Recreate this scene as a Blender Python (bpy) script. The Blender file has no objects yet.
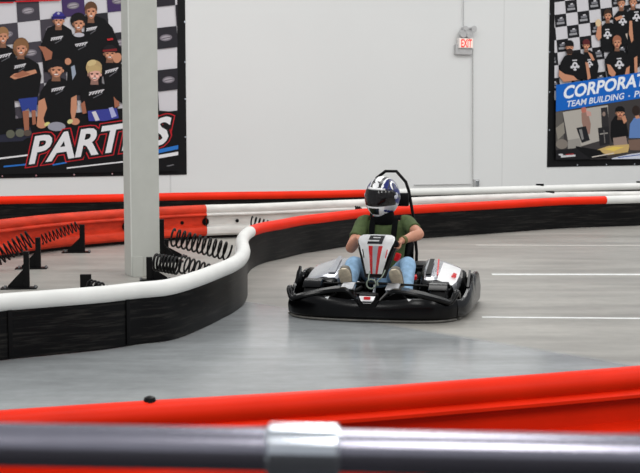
import bpy, bmesh, math, random
from math import sin, cos, pi, radians, atan2, sqrt
from mathutils import Vector, Matrix
random.seed(7)
sc = bpy.context.scene
COL = sc.collection

# ------------------------------------------------------------------ camera model
F, CX, CY, H, YH = 1300.0, 320.0, 236.5, 1.6, 112.0
PITCH = math.atan((CY - YH) / F)
def ray(px, py):
    x, y = (px - CX) / F, (CY - py) / F
    return Vector((x, cos(PITCH) + y * sin(PITCH), -sin(PITCH) + y * cos(PITCH)))
def onz(px, py, z=0.0):
    d = ray(px, py); t = (z - H) / d.z
    return Vector((d.x * t, d.y * t, z))
def ondepth(px, py, Y):
    d = ray(px, py); t = Y / d.y
    return Vector((d.x * t, Y, H + d.z * t))

# ------------------------------------------------------------------ materials
def s2l(c):
    return tuple(((v / 255) / 12.92 if v / 255 <= .04045 else ((v / 255 + .055) / 1.055) ** 2.4) for v in c) + (1,)
MATS = {}
def mat(name, rgb, rough=.5, metal=0, coat=0, noise=0, nscale=20, spec=.5, emit=0, nstretch=(1, 1, 1), bump=0):
    if name in MATS: return MATS[name]
    m = bpy.data.materials.new(name); m.use_nodes = True
    nt = m.node_tree; b = nt.nodes['Principled BSDF']
    c = s2l(rgb)
    b.inputs['Base Color'].default_value = c
    b.inputs['Roughness'].default_value = rough
    b.inputs['Metallic'].default_value = metal
    b.inputs['Coat Weight'].default_value = coat
    b.inputs['Coat Roughness'].default_value = .08
    b.inputs['Specular IOR Level'].default_value = spec
    if emit:
        b.inputs['Emission Color'].default_value = c
        b.inputs['Emission Strength'].default_value = emit
    if noise:
        tc = nt.nodes.new('ShaderNodeTexCoord'); mp = nt.nodes.new('ShaderNodeMapping')
        mp.inputs['Scale'].default_value = nstretch
        nz = nt.nodes.new('ShaderNodeTexNoise'); nz.inputs['Scale'].default_value = nscale; nz.inputs['Detail'].default_value = 6
        rp = nt.nodes.new('ShaderNodeMapRange'); rp.inputs['From Min'].default_value = .3; rp.inputs['From Max'].default_value = .7
        rp.inputs['To Min'].default_value = 1 - noise; rp.inputs['To Max'].default_value = 1 + noise
        mx = nt.nodes.new('ShaderNodeVectorMath'); mx.operation = 'SCALE'; mx.inputs[0].default_value = c[:3]
        L = nt.links.new
        L(tc.outputs['Object'], mp.inputs[0]); L(mp.outputs[0], nz.inputs['Vector']); L(nz.outputs['Fac'], rp.inputs[0])
        L(rp.outputs[0], mx.inputs['Scale']); L(mx.outputs[0], b.inputs['Base Color'])
        if bump:
            bp = nt.nodes.new('ShaderNodeBump'); bp.inputs['Strength'].default_value = bump; bp.inputs['Distance'].default_value = .02
            L(nz.outputs['Fac'], bp.inputs['Height']); L(bp.outputs[0], b.inputs['Normal'])
    MATS[name] = m
    return m

M_red = mat('red_plastic', (234, 42, 10), .42, spec=.14, noise=.08, nscale=3)
M_redold = mat('worn_red_plastic', (208, 60, 36), .5, spec=.2, noise=.22, nscale=5, nstretch=(1, 1, 3))
M_white = mat('white_plastic', (226, 226, 222), .45, spec=.3, noise=.05, nscale=4)
M_whiteold = mat('worn_white_plastic', (216, 215, 210), .5, noise=.12, nscale=4, nstretch=(1, 1, 4))
M_black = mat('black_metal', (5, 5, 6), .45, spec=.16, noise=.2)
M_gloss = mat('black_gloss_plastic', (3, 3, 4), .2, spec=.22, noise=.3, nscale=15)
M_rubber = mat('tyre_rubber', (9, 9, 10), .6, spec=.2, noise=.2, nscale=30)
M_steel = mat('galvanised_steel', (150, 152, 156), .3, metal=.9, noise=.15)
M_paint = mat('grey_rail_paint', (150, 148, 160), .25, metal=.9, noise=.03)
M_chrome = mat('polished_steel', (225, 230, 236), .16, metal=1, noise=.03)
M_silver = mat('silver_pod', (182, 184, 190), .2, metal=.6, coat=.5, noise=.08, nscale=8)
M_pwhite = mat('white_gloss', (240, 240, 240), .25, coat=.4, noise=.03)
M_pred = mat('red_gloss', (215, 20, 28), .3, coat=.3, noise=.03)
M_blue = mat('blue_gloss', (8, 24, 100), .3, coat=.15, noise=.4, nscale=40)
M_skin = mat('skin', (188, 132, 106), .55, noise=.06)
M_shirt = mat('olive_green_cloth', (70, 86, 48), .9, noise=.22, nscale=25)
M_jeans = mat('light_blue_denim', (138, 172, 202), .9, noise=.2, nscale=22)
M_sole = mat('tan_rubber_sole', (198, 186, 164), .8, noise=.15, nscale=40)
M_shoe = mat('grey_canvas', (120, 116, 108), .85, noise=.15)
M_col = mat('grey_column_paint', (186, 187, 180), .6, noise=.03, nscale=8)
M_colw = mat('pale_corner_bead', (205, 206, 200), .5, noise=.02)
M_grey = mat('grey_box', (182, 182, 182), .6, noise=.1)

# black skirt: long scuffs that also paint in subtle floor reflections
def scuffed(name, base, scuff_sheen, rough=.35):
    m = mat(name, base, rough, spec=.16)
    nt = m.node_tree; L = nt.links.new; b = nt.nodes['Principled BSDF']
    tc = nt.nodes.new('ShaderNodeTexCoord'); mp = nt.nodes.new('ShaderNodeMapping'); mp.inputs['Scale'].default_value = (1.2, 1.2, 22)
    nz = nt.nodes.new('ShaderNodeTexNoise'); nz.inputs['Scale'].default_value = 2.2; nz.inputs['Detail'].default_value = 8; nz.inputs['Roughness'].default_value = .7
    cr = nt.nodes.new('ShaderNodeValToRGB'); cr.color_ramp.elements[0].position = .5; cr.color_ramp.elements[0].color = s2l(base)
    cr.color_ramp.elements[1].position = .74; cr.color_ramp.elements[1].color = s2l(scuff_sheen)
    L(tc.outputs['Object'], mp.inputs[0]); L(mp.outputs[0], nz.inputs['Vector']); L(nz.outputs['Fac'], cr.inputs[0]); L(cr.outputs[0], b.inputs['Base Color'])
    return m
M_skirt = scuffed('scuff_sheen_skirt', (5, 5, 6), (50, 48, 45), .4)

# polished concrete: two coats meeting along a straight joint, long tyre smears
def concrete():
    m = bpy.data.materials.new('polished_concrete'); m.use_nodes = True
    nt = m.node_tree; L = nt.links.new; N = nt.nodes.new; b = nt.nodes['Principled BSDF']
    tc = N('ShaderNodeTexCoord')
    a, c = onz(250, 302), onz(500, 343)
    n = Vector((-(c.y - a.y), c.x - a.x, 0)).normalized()
    dot = N('ShaderNodeVectorMath'); dot.operation = 'DOT_PRODUCT'; dot.inputs[1].default_value = n
    L(tc.outputs['Object'], dot.inputs[0])
    st = N('ShaderNodeMapRange'); k = n.dot(a); st.inputs['From Min'].default_value = k - .06; st.inputs['From Max'].default_value = k + .06
    L(dot.outputs['Value'], st.inputs[0])
    a2, c2 = onz(0, 335), onz(246, 296); n2 = Vector((-(c2.y - a2.y), c2.x - a2.x, 0)).normalized()
    dot2 = N('ShaderNodeVectorMath'); dot2.operation = 'DOT_PRODUCT'; dot2.inputs[1].default_value = n2; L(tc.outputs['Object'], dot2.inputs[0])
    st2 = N('ShaderNodeMapRange'); k2 = n2.dot(a2); st2.inputs['From Min'].default_value = k2 - .05; st2.inputs['From Max'].default_value = k2 + .05
    L(dot2.outputs['Value'], st2.inputs[0]); mxx = N('ShaderNodeMath'); mxx.operation = 'MAXIMUM'; L(st.outputs[0], mxx.inputs[0]); L(st2.outputs[0], mxx.inputs[1]); st = mxx
    mix = N('ShaderNodeMix'); mix.data_type = 'RGBA'
    mix.inputs['A'].default_value = s2l((156, 160, 161)); mix.inputs['B'].default_value = s2l((161, 158, 151))
    L(st.outputs[0], mix.inputs['Factor'])
    def streak(rot, scl, nscale, lo, hi, det=8):
        mp = N('ShaderNodeMapping'); mp.inputs['Rotation'].default_value = (0, 0, radians(rot)); mp.inputs['Scale'].default_value = scl
        nz = N('ShaderNodeTexNoise'); nz.inputs['Scale'].default_value = nscale; nz.inputs['Detail'].default_value = det; nz.inputs['Roughness'].default_value = .62
        mr = N('ShaderNodeMapRange'); mr.inputs['From Min'].default_value = .32; mr.inputs['From Max'].default_value = .68
        mr.inputs['To Min'].default_value = lo; mr.inputs['To Max'].default_value = hi
        L(tc.outputs['Object'], mp.inputs[0]); L(mp.outputs[0], nz.inputs['Vector']); L(nz.outputs['Fac'], mr.inputs[0])
        return mr
    s1 = streak(-14, (.5, 1.7, 1), 1.2, .76, 1.09)
    s2 = streak(24, (.45, 2.0, 1), 1.7, .82, 1.08)
    s3 = streak(0, (1, 1, 1), 9, .93, 1.06)
    cur = mix.outputs['Result']
    for s in (s1, s2, s3):
        v = N('ShaderNodeVectorMath'); v.operation = 'SCALE'; L(cur, v.inputs[0]); L(s.outputs[0], v.inputs['Scale']); cur = v.outputs[0]
    L(cur, b.inputs['Base Color'])
    r = streak(-12, (.5, 1.6, 1), 1.1, .16, .26); rr = N('ShaderNodeMapRange')
    rr.inputs['To Min'].default_value = 0; rr.inputs['To Max'].default_value = .22
    L(st.outputs[0], rr.inputs[0]); ad = N('ShaderNodeMath'); L(r.outputs[0], ad.inputs[0]); L(rr.outputs[0], ad.inputs[1])
    L(ad.outputs[0], b.inputs['Roughness'])
    b.inputs['Specular IOR Level'].default_value = .6
    bp = N('ShaderNodeBump'); bp.inputs['Strength'].default_value = .03; bp.inputs['Distance'].default_value = .01
    L(s3.outputs[0], bp.inputs['Height']); L(bp.outputs[0], b.inputs['Normal'])
    return m

# ------------------------------------------------------------------ helpers
def empty(name, loc, rz=0, parent=None):
    o = bpy.data.objects.new(name, None); COL.objects.link(o); o.location = loc; o.rotation_euler = (0, 0, rz)
    o.empty_display_size = .1
    if parent: o.parent = parent
    return o
def tag(o, label=None, cat=None, group=None, kind=None):
    if label: o['label'] = label
    if cat: o['category'] = cat
    if group: o['group'] = group
    if kind: o['kind'] = kind
    return o
def obj(name, bm, mats, parent=None, smooth=True, off=None, loc=None):
    if off is not None:
        bmesh.ops.translate(bm, verts=bm.verts, vec=-Vector(off))
    me = bpy.data.meshes.new(name); bm.to_mesh(me); bm.free()
    for m in (mats if isinstance(mats, (list, tuple)) else [mats]): me.materials.append(m)
    if smooth:
        me.shade_smooth(); me.set_sharp_from_angle(angle=radians(38))
    o = bpy.data.objects.new(name, me); COL.objects.link(o)
    if parent: o.parent = parent
    if loc is not None: o.location = loc
    return o
def ringloft(bm, rings, cap=True, closed=True, mi=0, loop=False):
    vs = [[bm.verts.new(p) for p in r] for r in rings]
    n = len(rings[0]); fs = []
    R = range(len(vs) if loop else len(vs) - 1)
    for i in R:
        A, B = vs[i], vs[(i + 1) % len(vs)]
        for j in range(n if closed else n - 1):
            f = bm.faces.new((A[j], A[(j + 1) % n], B[(j + 1) % n], B[j])); f.material_index = mi; fs.append(f)
    if cap and closed and not loop:
        fs.append(bm.faces.new(vs[0][::-1])); fs.append(bm.faces.new(vs[-1]))
        fs[-1].material_index = fs[-2].material_index = mi
    return fs
def fixn(bm):
    bmesh.ops.recalc_face_normals(bm, faces=bm.faces); return bm
def box(bm, c, s, rot=None, bev=0, mi=0):
    t = bmesh.new(); bmesh.ops.create_cube(t, size=1)
    bmesh.ops.scale(t, verts=t.verts, vec=s)
    if bev: bmesh.ops.bevel(t, geom=t.edges[:], offset=bev, segments=2, affect='EDGES', profile=.6)
    if rot is not None: bmesh.ops.transform(t, verts=t.verts, matrix=rot.to_4x4())
    bmesh.ops.translate(t, verts=t.verts, vec=c)
    for f in t.faces: f.material_index = mi
    me = bpy.data.meshes.new('tmp'); t.to_mesh(me); t.free(); bm.from_mesh(me); bpy.data.meshes.remove(me)
def catmull(P, per=6):
    P = [Vector(p) for p in P]
    if len(P) < 3: return P
    out = []
    for i in range(len(P) - 1):
        p0 = P[i - 1] if i else P[0] * 2 - P[1]; p1, p2 = P[i], P[i + 1]
        p3 = P[i + 2] if i + 2 < len(P) else P[-1] * 2 - P[-2]
        for k in range(per):
            t = k / per
            out.append(.5 * ((2 * p1) + (p2 - p0) * t + (2 * p0 - 5 * p1 + 4 * p2 - p3) * t * t + (3 * p1 - p0 - 3 * p2 + p3) * t ** 3))
    out.append(P[-1]); return out
def tube(bm, pts, r, seg=12, smooth=0, flat=1.0, up=None, mi=0, loop=False):
    pts = [Vector(p) for p in pts]
    rs = list(r) if isinstance(r, (list, tuple)) else [r] * len(pts)
    if smooth:
        q = catmull([(*p,) for p in pts], smooth)
        rr = []
        for i in range(len(rs) - 1):
            for k in range(smooth):
                t = k / smooth; t = t * t * (3 - 2 * t); rr.append(rs[i] * (1 - t) + rs[i + 1] * t)
        rr.append(rs[-1]); pts, rs = q, rr
    n = len(pts); rings = []; prev = None
    for i in range(n):
        if loop: t = pts[(i + 1) % n] - pts[i - 1]
        else: t = pts[min(i + 1, n - 1)] - pts[max(i - 1, 0)]
        t = t.normalized() if t.length > 1e-9 else Vector((0, 0, 1))
        if prev is None:
            u = Vector(up) if up else (Vector((0, 0, 1)) if abs(t.z) < .9 else Vector((1, 0, 0)))
        else: u = prev
        u = (u - t * u.dot(t)).normalized(); prev = u; w = t.cross(u)
        rings.append([pts[i] + (u * cos(a) * flat + w * sin(a)) * rs[i] for a in (2 * pi * k / seg for k in range(seg))])
    ringloft(bm, rings, mi=mi, loop=loop)
def prism(bm, pts, d, mi=0):
    """polygon (list of Vectors) thickened by vector d"""
    a = [bm.verts.new(p) for p in pts]; b = [bm.verts.new(Vector(p) + Vector(d)) for p in pts]
    n = len(pts)
    fs = [bm.faces.new(a[::-1]), bm.faces.new(b)] + [bm.faces.new((a[i], a[(i + 1) % n], b[(i + 1) % n], b[i])) for i in range(n)]
    for f in fs: f.material_index = mi
def sweep(bm, prof, path, mi=0, closed=True):
    """prof: (u, z) points, u to the left of travel; path: horizontal polyline"""
    rings = []
    for i, p in enumerate(path):
        t = path[min(i + 1, len(path) - 1)] - path[max(i - 1, 0)]; t = Vector((t.x, t.y, 0)).normalized()
        nrm = Vector((-t.y, t.x, 0))
        rings.append([Vector((p.x, p.y, 0)) + nrm * u + Vector((0, 0, z)) for u, z in prof])
    ringloft(bm, rings, cap=closed, closed=closed, mi=mi)
def text_mesh(body, offset=0.0, bevel=0):
    c = bpy.data.curves.new('t', 'FONT'); c.body = body; c.offset = offset; c.resolution_u = 3
    o = bpy.data.objects.new('t', c); COL.objects.link(o); bpy.context.view_layer.update()
    me = bpy.data.meshes.new_from_object(o.evaluated_get(bpy.context.evaluated_depsgraph_get()))
    vs = [(v.co.x, v.co.y) for v in me.vertices]; fs = [tuple(p.vertices) for p in me.polygons]
    bpy.data.objects.remove(o); bpy.data.curves.remove(c); bpy.data.meshes.remove(me)
    return vs, fs

# ------------------------------------------------------------------ setting
bm = bmesh.new()
for p in ((-25, -15), (30, -15), (30, 40), (-25, 40)): bm.verts.new((*p, 0))
bm.faces.new(bm.verts[:])
floor = tag(obj('floor', bm, concrete(), smooth=False), kind='structure')

WALK = None
# wall plane from the lower edge of the hung banners (0.57 m up)
HB = .57
WA, WB = onz(0, 178.2, HB), onz(600, 166.3, HB)
WU = (WB - WA); WU.z = 0; WU.normalize(); WN = Vector((WU.y, -WU.x, 0))   # normal towards the track
WO = Vector((WA.x, WA.y, 0)); WANG = atan2(WU.y, WU.x)
def onwall(px, py, off=0.0):
    d = ray(px, py); o = Vector((0, 0, H)); P0 = WO + WN * off
    t = (P0 - o).dot(WN) / d.dot(WN); p = o + d * t
    return Vector(((p - WO).dot(WU), -off, p.z))       # wall-local (u, -off, z)
def wall_empty(name, u=0, z=0):
    return empty(name, WO + WU * u + Vector((0, 0, z)), WANG)
bm = bmesh.new(); box(bm, (3, .15, 3.6), (26, .3, 7.2))
wm = mat('white_wall_paint', (222, 223, 222), .75)
nt = wm.node_tree; L = nt.links.new; N = nt.nodes.new
tc = N('ShaderNodeTexCoord'); sp = N('ShaderNodeSeparateXYZ'); L(tc.outputs['Object'], sp.inputs[0])
u1, u2, u3 = onwall(472.5, 100).x, onwall(503.5, 60).x, onwall(170.5, 185).x
lines = []
for u, w_, s_ in ((u2, .014, .10), (u3, .014, .16)):
    a_ = N('ShaderNodeMath'); a_.operation = 'SUBTRACT'; a_.inputs[1].default_value = u; L(sp.outputs[0], a_.inputs[0])
    b_ = N('ShaderNodeMath'); b_.operation = 'ABSOLUTE'; L(a_.outputs[0], b_.inputs[0])
    c_ = N('ShaderNodeMath'); c_.operation = 'LESS_THAN'; c_.inputs[1].default_value = w_; L(b_.outputs[0], c_.inputs[0])
    d_ = N('ShaderNodeMath'); d_.operation = 'MULTIPLY'; d_.inputs[1].default_value = s_; L(c_.outputs[0], d_.inputs[0]); lines.append(d_)
s_ = N('ShaderNodeMath'); L(lines[0].outputs[0], s_.inputs[0]); L(lines[1].outputs[0], s_.inputs[1])
nz = N('ShaderNodeTexNoise'); nz.inputs['Scale'].default_value = .6; nz.inputs['Detail'].default_value = 5; L(tc.outputs['Object'], nz.inputs['Vector'])
mr = N('ShaderNodeMapRange'); mr.inputs['To Min'].default_value = 1.03; mr.inputs['To Max'].default_value = .97; L(nz.outputs['Fac'], mr.inputs[0])
su = N('ShaderNodeMath'); su.operation = 'SUBTRACT'; L(mr.outputs[0], su.inputs[0]); L(s_.outputs[0], su.inputs[1])
vm = N('ShaderNodeVectorMath'); vm.operation = 'SCALE'; vm.inputs[0].default_value = s2l((222, 223, 222))[:3]; L(su.outputs[0], vm.inputs['Scale'])
L(vm.outputs[0], nt.nodes['Principled BSDF'].inputs['Base Color'])
w = obj('wall_back', bm, wm, smooth=False, loc=WO); w.rotation_euler = (0, 0, WANG); tag(w, kind='structure')

# column
cp = onz(131.5, 277)
ce = empty('trim_column', cp, radians(21)); tag(ce, kind='structure')
bm = bmesh.new(); box(bm, (.1425, .15, 3.5), (.285, .30, 7.0), bev=.004)
obj('column_shaft', bm, M_col, ce, smooth=False)
bm = bmesh.new(); box(bm, (0.004, -.0005, 3.5), (.013, .006, 6.98)); obj('corner_bead', bm, M_colw, ce, smooth=False)
bm = bmesh.new(); box(bm, (.06, -.012, .1), (.10, .016, .2), bev=.003); obj('cover_plate', bm, M_col, ce, smooth=False)

# painted floor lines
M_line = mat('white_line_paint', (226, 228, 226), .5, noise=.1, nscale=12)
def fline(p, q, wd, m=M_line, name='floor_line'):
    a, b = onz(*p), onz(*q); t = (b - a).normalized(); n = Vector((-t.y, t.x, 0)) * wd / 2
    bm = bmesh.new(); prism(bm, [a - n, b - n, b + n, a + n], (0, 0, .002)); tag(obj(name, bm, m, smooth=False), kind='structure')
M_faint = mat('worn_line_paint', (186, 183, 176), .55, noise=.12, nscale=12)
fline((492, 274.4), (700, 274.6), .10)
fline((482, 317.2), (700, 319.0), .055)
fline((476, 245.2), (700, 245.6), .09, M_faint)

# ------------------------------------------------------------------ barriers
PZ, PR = .372, .061
def path_of(pix, per=8):
    pts = [onz(x, y, PZ) for x, y in pix]
    q = catmull([(p.x, p.y, 0) for p in pts], per)
    return q
def circ(cu, cz, r, n=16): return [(cu + r * cos(2 * pi * k / n), cz + r * sin(2 * pi * k / n)) for k in range(n)]
def split(q, px):
    for i, p in enumerate(q):
        if CX + F * p.x / (p.y * cos(PITCH) + (H - PZ) * sin(PITCH)) >= px: return i
    return len(q) - 1
def offset_path(q, d):
    out = []
    for i, p in enumerate(q):
        t = q[min(i + 1, len(q) - 1)] - q[max(i - 1, 0)]; t.normalize(); out.append(p + Vector((-t.y, t.x, 0)) * d)
    return out
def rail_part(root, q, m, name='top_rail', r=PR):
    bm = bmesh.new(); sweep(bm, circ(0, PZ, r), q); return obj(name, fixn(bm), m, root, off=root.location)
def back_profile(s):   # moulded plastic rail seen from behind, s = side (+1 left of travel)
    P = [(0.010, .345), (.045, .335), (.068, .315), (.068, .300), (.006, .294), (-.004, .26), (-.002, .18), (.060, .150), (.072, .12), (.066, .07), (.04, .045), (.0, .045)]
    return [(s * u, z) for u, z in P]
def skirt_profile(s): return [(s * -.035, 0.004), (s * -.035, .345), (s * -.012, .345), (s * -.012, .004)]
SKJ = []
def barrier(name, pix, segs, label, s, back=True, per=8):
    """pix: image of the top rail's axis; segs: [(end_px or None, rail material, back material)], s: side of the back"""
    q = path_of(pix, per); root = empty(name, (q[len(q) // 2].x, q[len(q) // 2].y, 0)); tag(root, label, 'barrier')
    i = 0
    for e, mr_, mb in segs:
        j = split(q, e) if e is not None else len(q) - 1
        if j <= i: continue
        seg = q[i:j + 1]; rail_part(root, seg, mr_)
        if back:
            bm = bmesh.new(); sweep(bm, back_profile(s), seg); obj('rail_body', fixn(bm), mb, root, off=root.location)
        i = j
    bm = bmesh.new(); sweep(bm, skirt_profile(s), q); obj('skirt', fixn(bm), M_skirt, root, off=root.location)
    return root, q

Npix = [(-60, 311), (-30, 307), (0, 303), (50, 299), (100, 295), (135, 291), (168, 287.5), (197, 279), (218, 271), (230, 266), (239.5, 260),
        (243.5, 252), (242, 243), (244, 237), (250, 232), (262, 228), (280, 224.8), (300, 221), (320, 218.6), (345, 215.5), (375, 212.5), (420, 209.4), (460, 207.2), (500, 205), (560, 201.6), (605, 200.3), (640, 199.3), (700, 197.5), (760, 196)]
def split_y(q, px):   # the red part begins past the bend
    return split(q, px)
# near barrier: built in two runs because its white nose doubles back
qN = path_of(Npix, 6)
k0 = 14 * 6
k1 = next(i for i in range(k0, len(qN)) if CX + F * qN[i].x / (qN[i].y * cos(PITCH) + (H - PZ) * sin(PITCH)) >= 603)
rootN = empty('track_barrier', (qN[60].x, qN[60].y, 0))
tag(rootN, 'curving black-skirted barrier with white nose tube that turns red behind the kart', 'barrier')
for a, b, m in ((0, k0, M_white), (k0, k1, M_red), (k1, len(qN) - 1, M_white)):
    rail_part(rootN, qN[a:b + 1], m, r=PR if m is M_white else PR * .98)
    bm = bmesh.new(); sweep(bm, back_profile(1), qN[a:b + 1]); obj('rail_body', fixn(bm), m, rootN, off=rootN.location)
bm = bmesh.new(); sweep(bm, skirt_profile(1), qN); obj('skirt', fixn(bm), M_skirt, rootN, off=rootN.location)
# skirt seams and clips on the near barrier
for px in (122, 0):
    i = split(qN[:60], px); p = qN[i]; t = (qN[i + 1] - qN[i - 1]).normalized()
    bm = bmesh.new(); box(bm, (0, 0, .17), (.03, .012, .31), bev=.002)
    o = obj('joint_strip', bm, M_black, rootN); o.location = p + Vector((t.y, -t.x, 0)) * .04 - rootN.location; o.rotation_euler = (0, 0, atan2(t.y, t.x))

# middle barrier: seen from behind
rootM, qM = barrier('track_barrier', [(-60, 231), (-30, 228), (0, 225), (40, 220.5), (80, 217), (120, 214.2), (160, 211.8), (205, 209.6), (260, 208), (340, 204.5), (400, 202.2), (480, 198.8), (560, 196.3), (640, 195.2), (740, 193.2)],
    [(205, M_redold, M_redold), (None, M_whiteold, M_whiteold)], 'worn red-then-white barrier seen from behind past the column, with round bolt ports', -1)
def ports(root, q, pxs, z=.22, r=.022, m=M_black, s=-1, d=.026):
    for px in pxs:
        i = split(q, px); p = q[i]; t = (q[min(i + 1, len(q) - 1)] - q[i - 1]).normalized(); n = Vector((-t.y, t.x, 0)) * s
        bm = bmesh.new(); c = Vector((p.x, p.y, z)) + n * -.006
        tube(bm, [c, c + n * (d - .014 + .012)], r, 14); obj('bolt_port', fixn(bm), m, root, off=root.location)
ports(rootM, qM, (121,), r=.05, d=.05); ports(rootM, qM, (180, 234), r=.022); ports(rootM, qM, (204.5,), r=.045, d=.03)
bm = bmesh.new(); i = split(qM, 541); box(bm, (*qM[i].xy, .437), (.12, .05, .03), bev=.006); obj('latch', bm, M_black, rootM, off=rootM.location)

# far barrier in front of the wall
rootF, qF = barrier('track_barrier', [(-60, 202.3), (0, 200.6), (100, 198.6), (190, 196.6), (300, 195), (366, 193.6), (410, 192.4), (480, 190.8), (560, 188.6), (640, 186.4), (740, 183.6)],
    [(366, M_red, M_red), (None, M_white, M_white)], 'farthest barrier running along the white wall, red tube on its left half and white beyond', 1)
for px in (532, 638):
    i = split(qF, px); bm = bmesh.new(); box(bm, (*qF[i].xy, .443), (.12, .05, .03), bev=.006); obj('latch', bm, M_black, rootF, off=rootF.location)

# foreground barrier, seen from behind
PZ0 = PZ
def path_fg(pix):
    return catmull([tuple(Vector((onz(x, y, PZ).x, onz(x, y, PZ).y, 0))) for x, y in pix], 8)
FG = [(-120, 438), (-50, 430), (0, 425.5), (120, 417), (240, 409.5), (360, 401.5), (480, 392), (560, 385.5), (640, 378.5), (720, 371), (820, 361)]
qG = path_fg(FG)
rootG = empty('track_barrier', (qG[len(qG) // 2].x, qG[len(qG) // 2].y, 0))
tag(rootG, 'blurred bright red barrier close to the camera, just beyond the grey handrail', 'barrier')
rail_part(rootG, qG, M_red)
bm = bmesh.new(); sweep(bm, back_profile(-1), qG); obj('rail_body', fixn(bm), M_red, rootG, off=rootG.location)
bm = bmesh.new(); sweep(bm, skirt_profile(-1), qG); obj('skirt', fixn(bm), M_skirt, rootG, off=rootG.location)
i = split(qG, 144); bm = bmesh.new(); p = Vector((*qG[i].xy, PZ + PR)); tube(bm, [p + Vector((0, 0, -.01)), p + Vector((0, 0, .012)), p + Vector((0, 0, .018))], [.028, .022, .008], 12)
obj('bolt_head', fixn(bm), M_black, rootG, off=rootG.location)

bm = bmesh.new(); bk = offset_path(qG, -.10)
prism(bm, [Vector((-12, -12, .001))] + [Vector((14, -12, .001))] + [Vector((p.x, p.y, .001)) for p in bk[::-1]], (0, 0, .006))
tag(obj('floor_unseen_mat', fixn(bm), mat('added_dark_mat', (26, 26, 29), .85, noise=.2), smooth=False), kind='structure')  # unseen dark mat, added to darken the handrail's underside and lower barrier

# ------------------------------------------------------------------ foreground handrail
a, b = ondepth(-90, 442.5, 1.55), ondepth(740, 458.5, 1.50)
root = empty('handrail', ((a.x + b.x) / 2, (a.y + b.y) / 2, 0)); tag(root, 'out-of-focus grey tubular handrail across the bottom edge, with a shiny fitting', 'handrail')
bm = bmesh.new(); tube(bm, [a, b], .026, 24); obj('rail', fixn(bm), M_paint, root, off=root.location)
t = (b - a).normalized(); c1 = ondepth(303.5, 449, 1.525); c1 = a + t * (c1 - a).dot(t)
bm = bmesh.new(); tube(bm, [c1 - t * .044, c1 - t * .040, c1 + t * .040, c1 + t * .044], [.028, .0325, .0325, .028], 28)
obj('fitting', fixn(bm), M_chrome, root, off=root.location)
bm = bmesh.new(); tube(bm, [c1 - Vector((0, 0, .02)), Vector((c1.x, c1.y, .0))], .024, 24); obj('post', fixn(bm), M_paint, root, off=root.location)
bm = bmesh.new(); tube(bm, [Vector((c1.x, c1.y, .0)), Vector((c1.x, c1.y, .012))], .06, 24); obj('floor_flange', fixn(bm), M_paint, root, off=root.location)

# ------------------------------------------------------------------ floor brackets and coil springs
def coil(p0, p1, R, r, turns, label, name='coil_spring'):
    p0, p1 = Vector(p0), Vector(p1); ax = (p1 - p0).normalized(); u = ax.orthogonal().normalized(); w_ = ax.cross(u)
    n = int(turns * 16); pts = []
    for i in range(n + 1):
        f = i / n; a_ = 2 * pi * turns * f
        pts.append((p0 + (p1 - p0) * f + (u * cos(a_) + w_ * sin(a_)) * R) - p0)
    bm = bmesh.new(); tube(bm, pts, r, 6)
    o = obj(name, fixn(bm), M_black, loc=p0); tag(o, label, 'spring', 'coil springs behind the barriers'); return o
def bracket(px, py, h, lean, label, wpx=6, plate=True):
    base = onz(px, py); s = base.y / F
    root = empty('floor_bracket', base, radians(6)); tag(root, label, 'bracket', 'black steel floor brackets')
    w_ = wpx * s
    bm = bmesh.new(); box(bm, (0, 0, h / 2), (w_, .05, h), bev=.003); obj('post', bm, M_black, root, smooth=False)
    bm = bmesh.new(); prism(bm, [Vector((lean * w_ * .4, -.006, .01)), Vector((lean * .17, -.006, .01)), Vector((lean * .17, -.006, .03)), Vector((lean * w_ * .4, -.006, min(.2, h * .55)))], (0, .012, 0))
    obj('gusset', fixn(bm), M_black, root, smooth=False)
    if plate:
        bm = bmesh.new(); box(bm, (lean * .07, 0, .006), (.32, .14, .012), bev=.002); obj('base_plate', bm, M_black, root, smooth=False)
        for dx in (-.15 * lean + lean * .07, .14 * lean + lean * .05):
            bm = bmesh.new(); tube(bm, [(dx, -.03, .012), (dx, -.03, .035)], .012, 6); obj('anchor_bolt', fixn(bm), M_steel, root, smooth=False)
    return root
bracket(27, 288.5, .34, -1, 'black floor bracket nearest the bottom left of the infield', 5.5)
bracket(38.5, 268.5, .32, -1, 'black floor bracket second from the left edge, just behind the nearest one', 5)
bracket(82.5, 252.5, .32, -1, 'black floor bracket standing alone by the red barrier left of the column', 5)
bracket(149.5, 280.5, .225, 1, 'slim black bracket touching the right foot of the column', 6, True)
bracket(162, 262, .46, 1, 'taller black bracket against the column, right side behind', 5, True)
bracket(166.5, 257, .20, 1, 'short black bracket between the column and the upper coil spring', 4.5, True)
bracket(247.5, 235, .18, 1, 'small black bracket in front of the white barrier, above the nose of the curve', 5, True)
bracket(351, 225, .29, 1, 'small black bracket beside the helmet, behind the red tube', 5, False)
bracket(86, 296, .19, 1, 'low black bracket mostly hidden behind the white tube at left', 11, True)
def sp(px, py, Y): return ondepth(px, py, Y)
g = lambda px, py, z: onz(px, py, z)
coil(sp(78, 226, 14.6), sp(41, 240, 14.52), .055, .007, 10, 'coil spring stretched from the lone bracket leftward before the red barrier')
coil(sp(31, 238, 13.2), sp(-8, 260, 13.1), .085, .009, 9, 'coil spring at the left edge reaching the second bracket')
coil(sp(172, 237, 12.6), sp(229, 252, 12.48), .085, .010, 11, 'open coil spring running from the column to the white nose')
coil(sp(181, 264, 11.3), sp(211, 274, 11.2), .075, .009, 6, 'coil spring lying low behind the white tube right of the column')
coil(sp(155, 262, 11.9), sp(178, 266, 11.85), .075, .012, 7, 'bunched dark coil spring at the foot of the slim bracket')
coil(sp(251, 221, 14.9), sp(270, 226, 14.85), .055, .009, 5, 'small coil spring at the small bracket above the curve nose')
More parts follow.
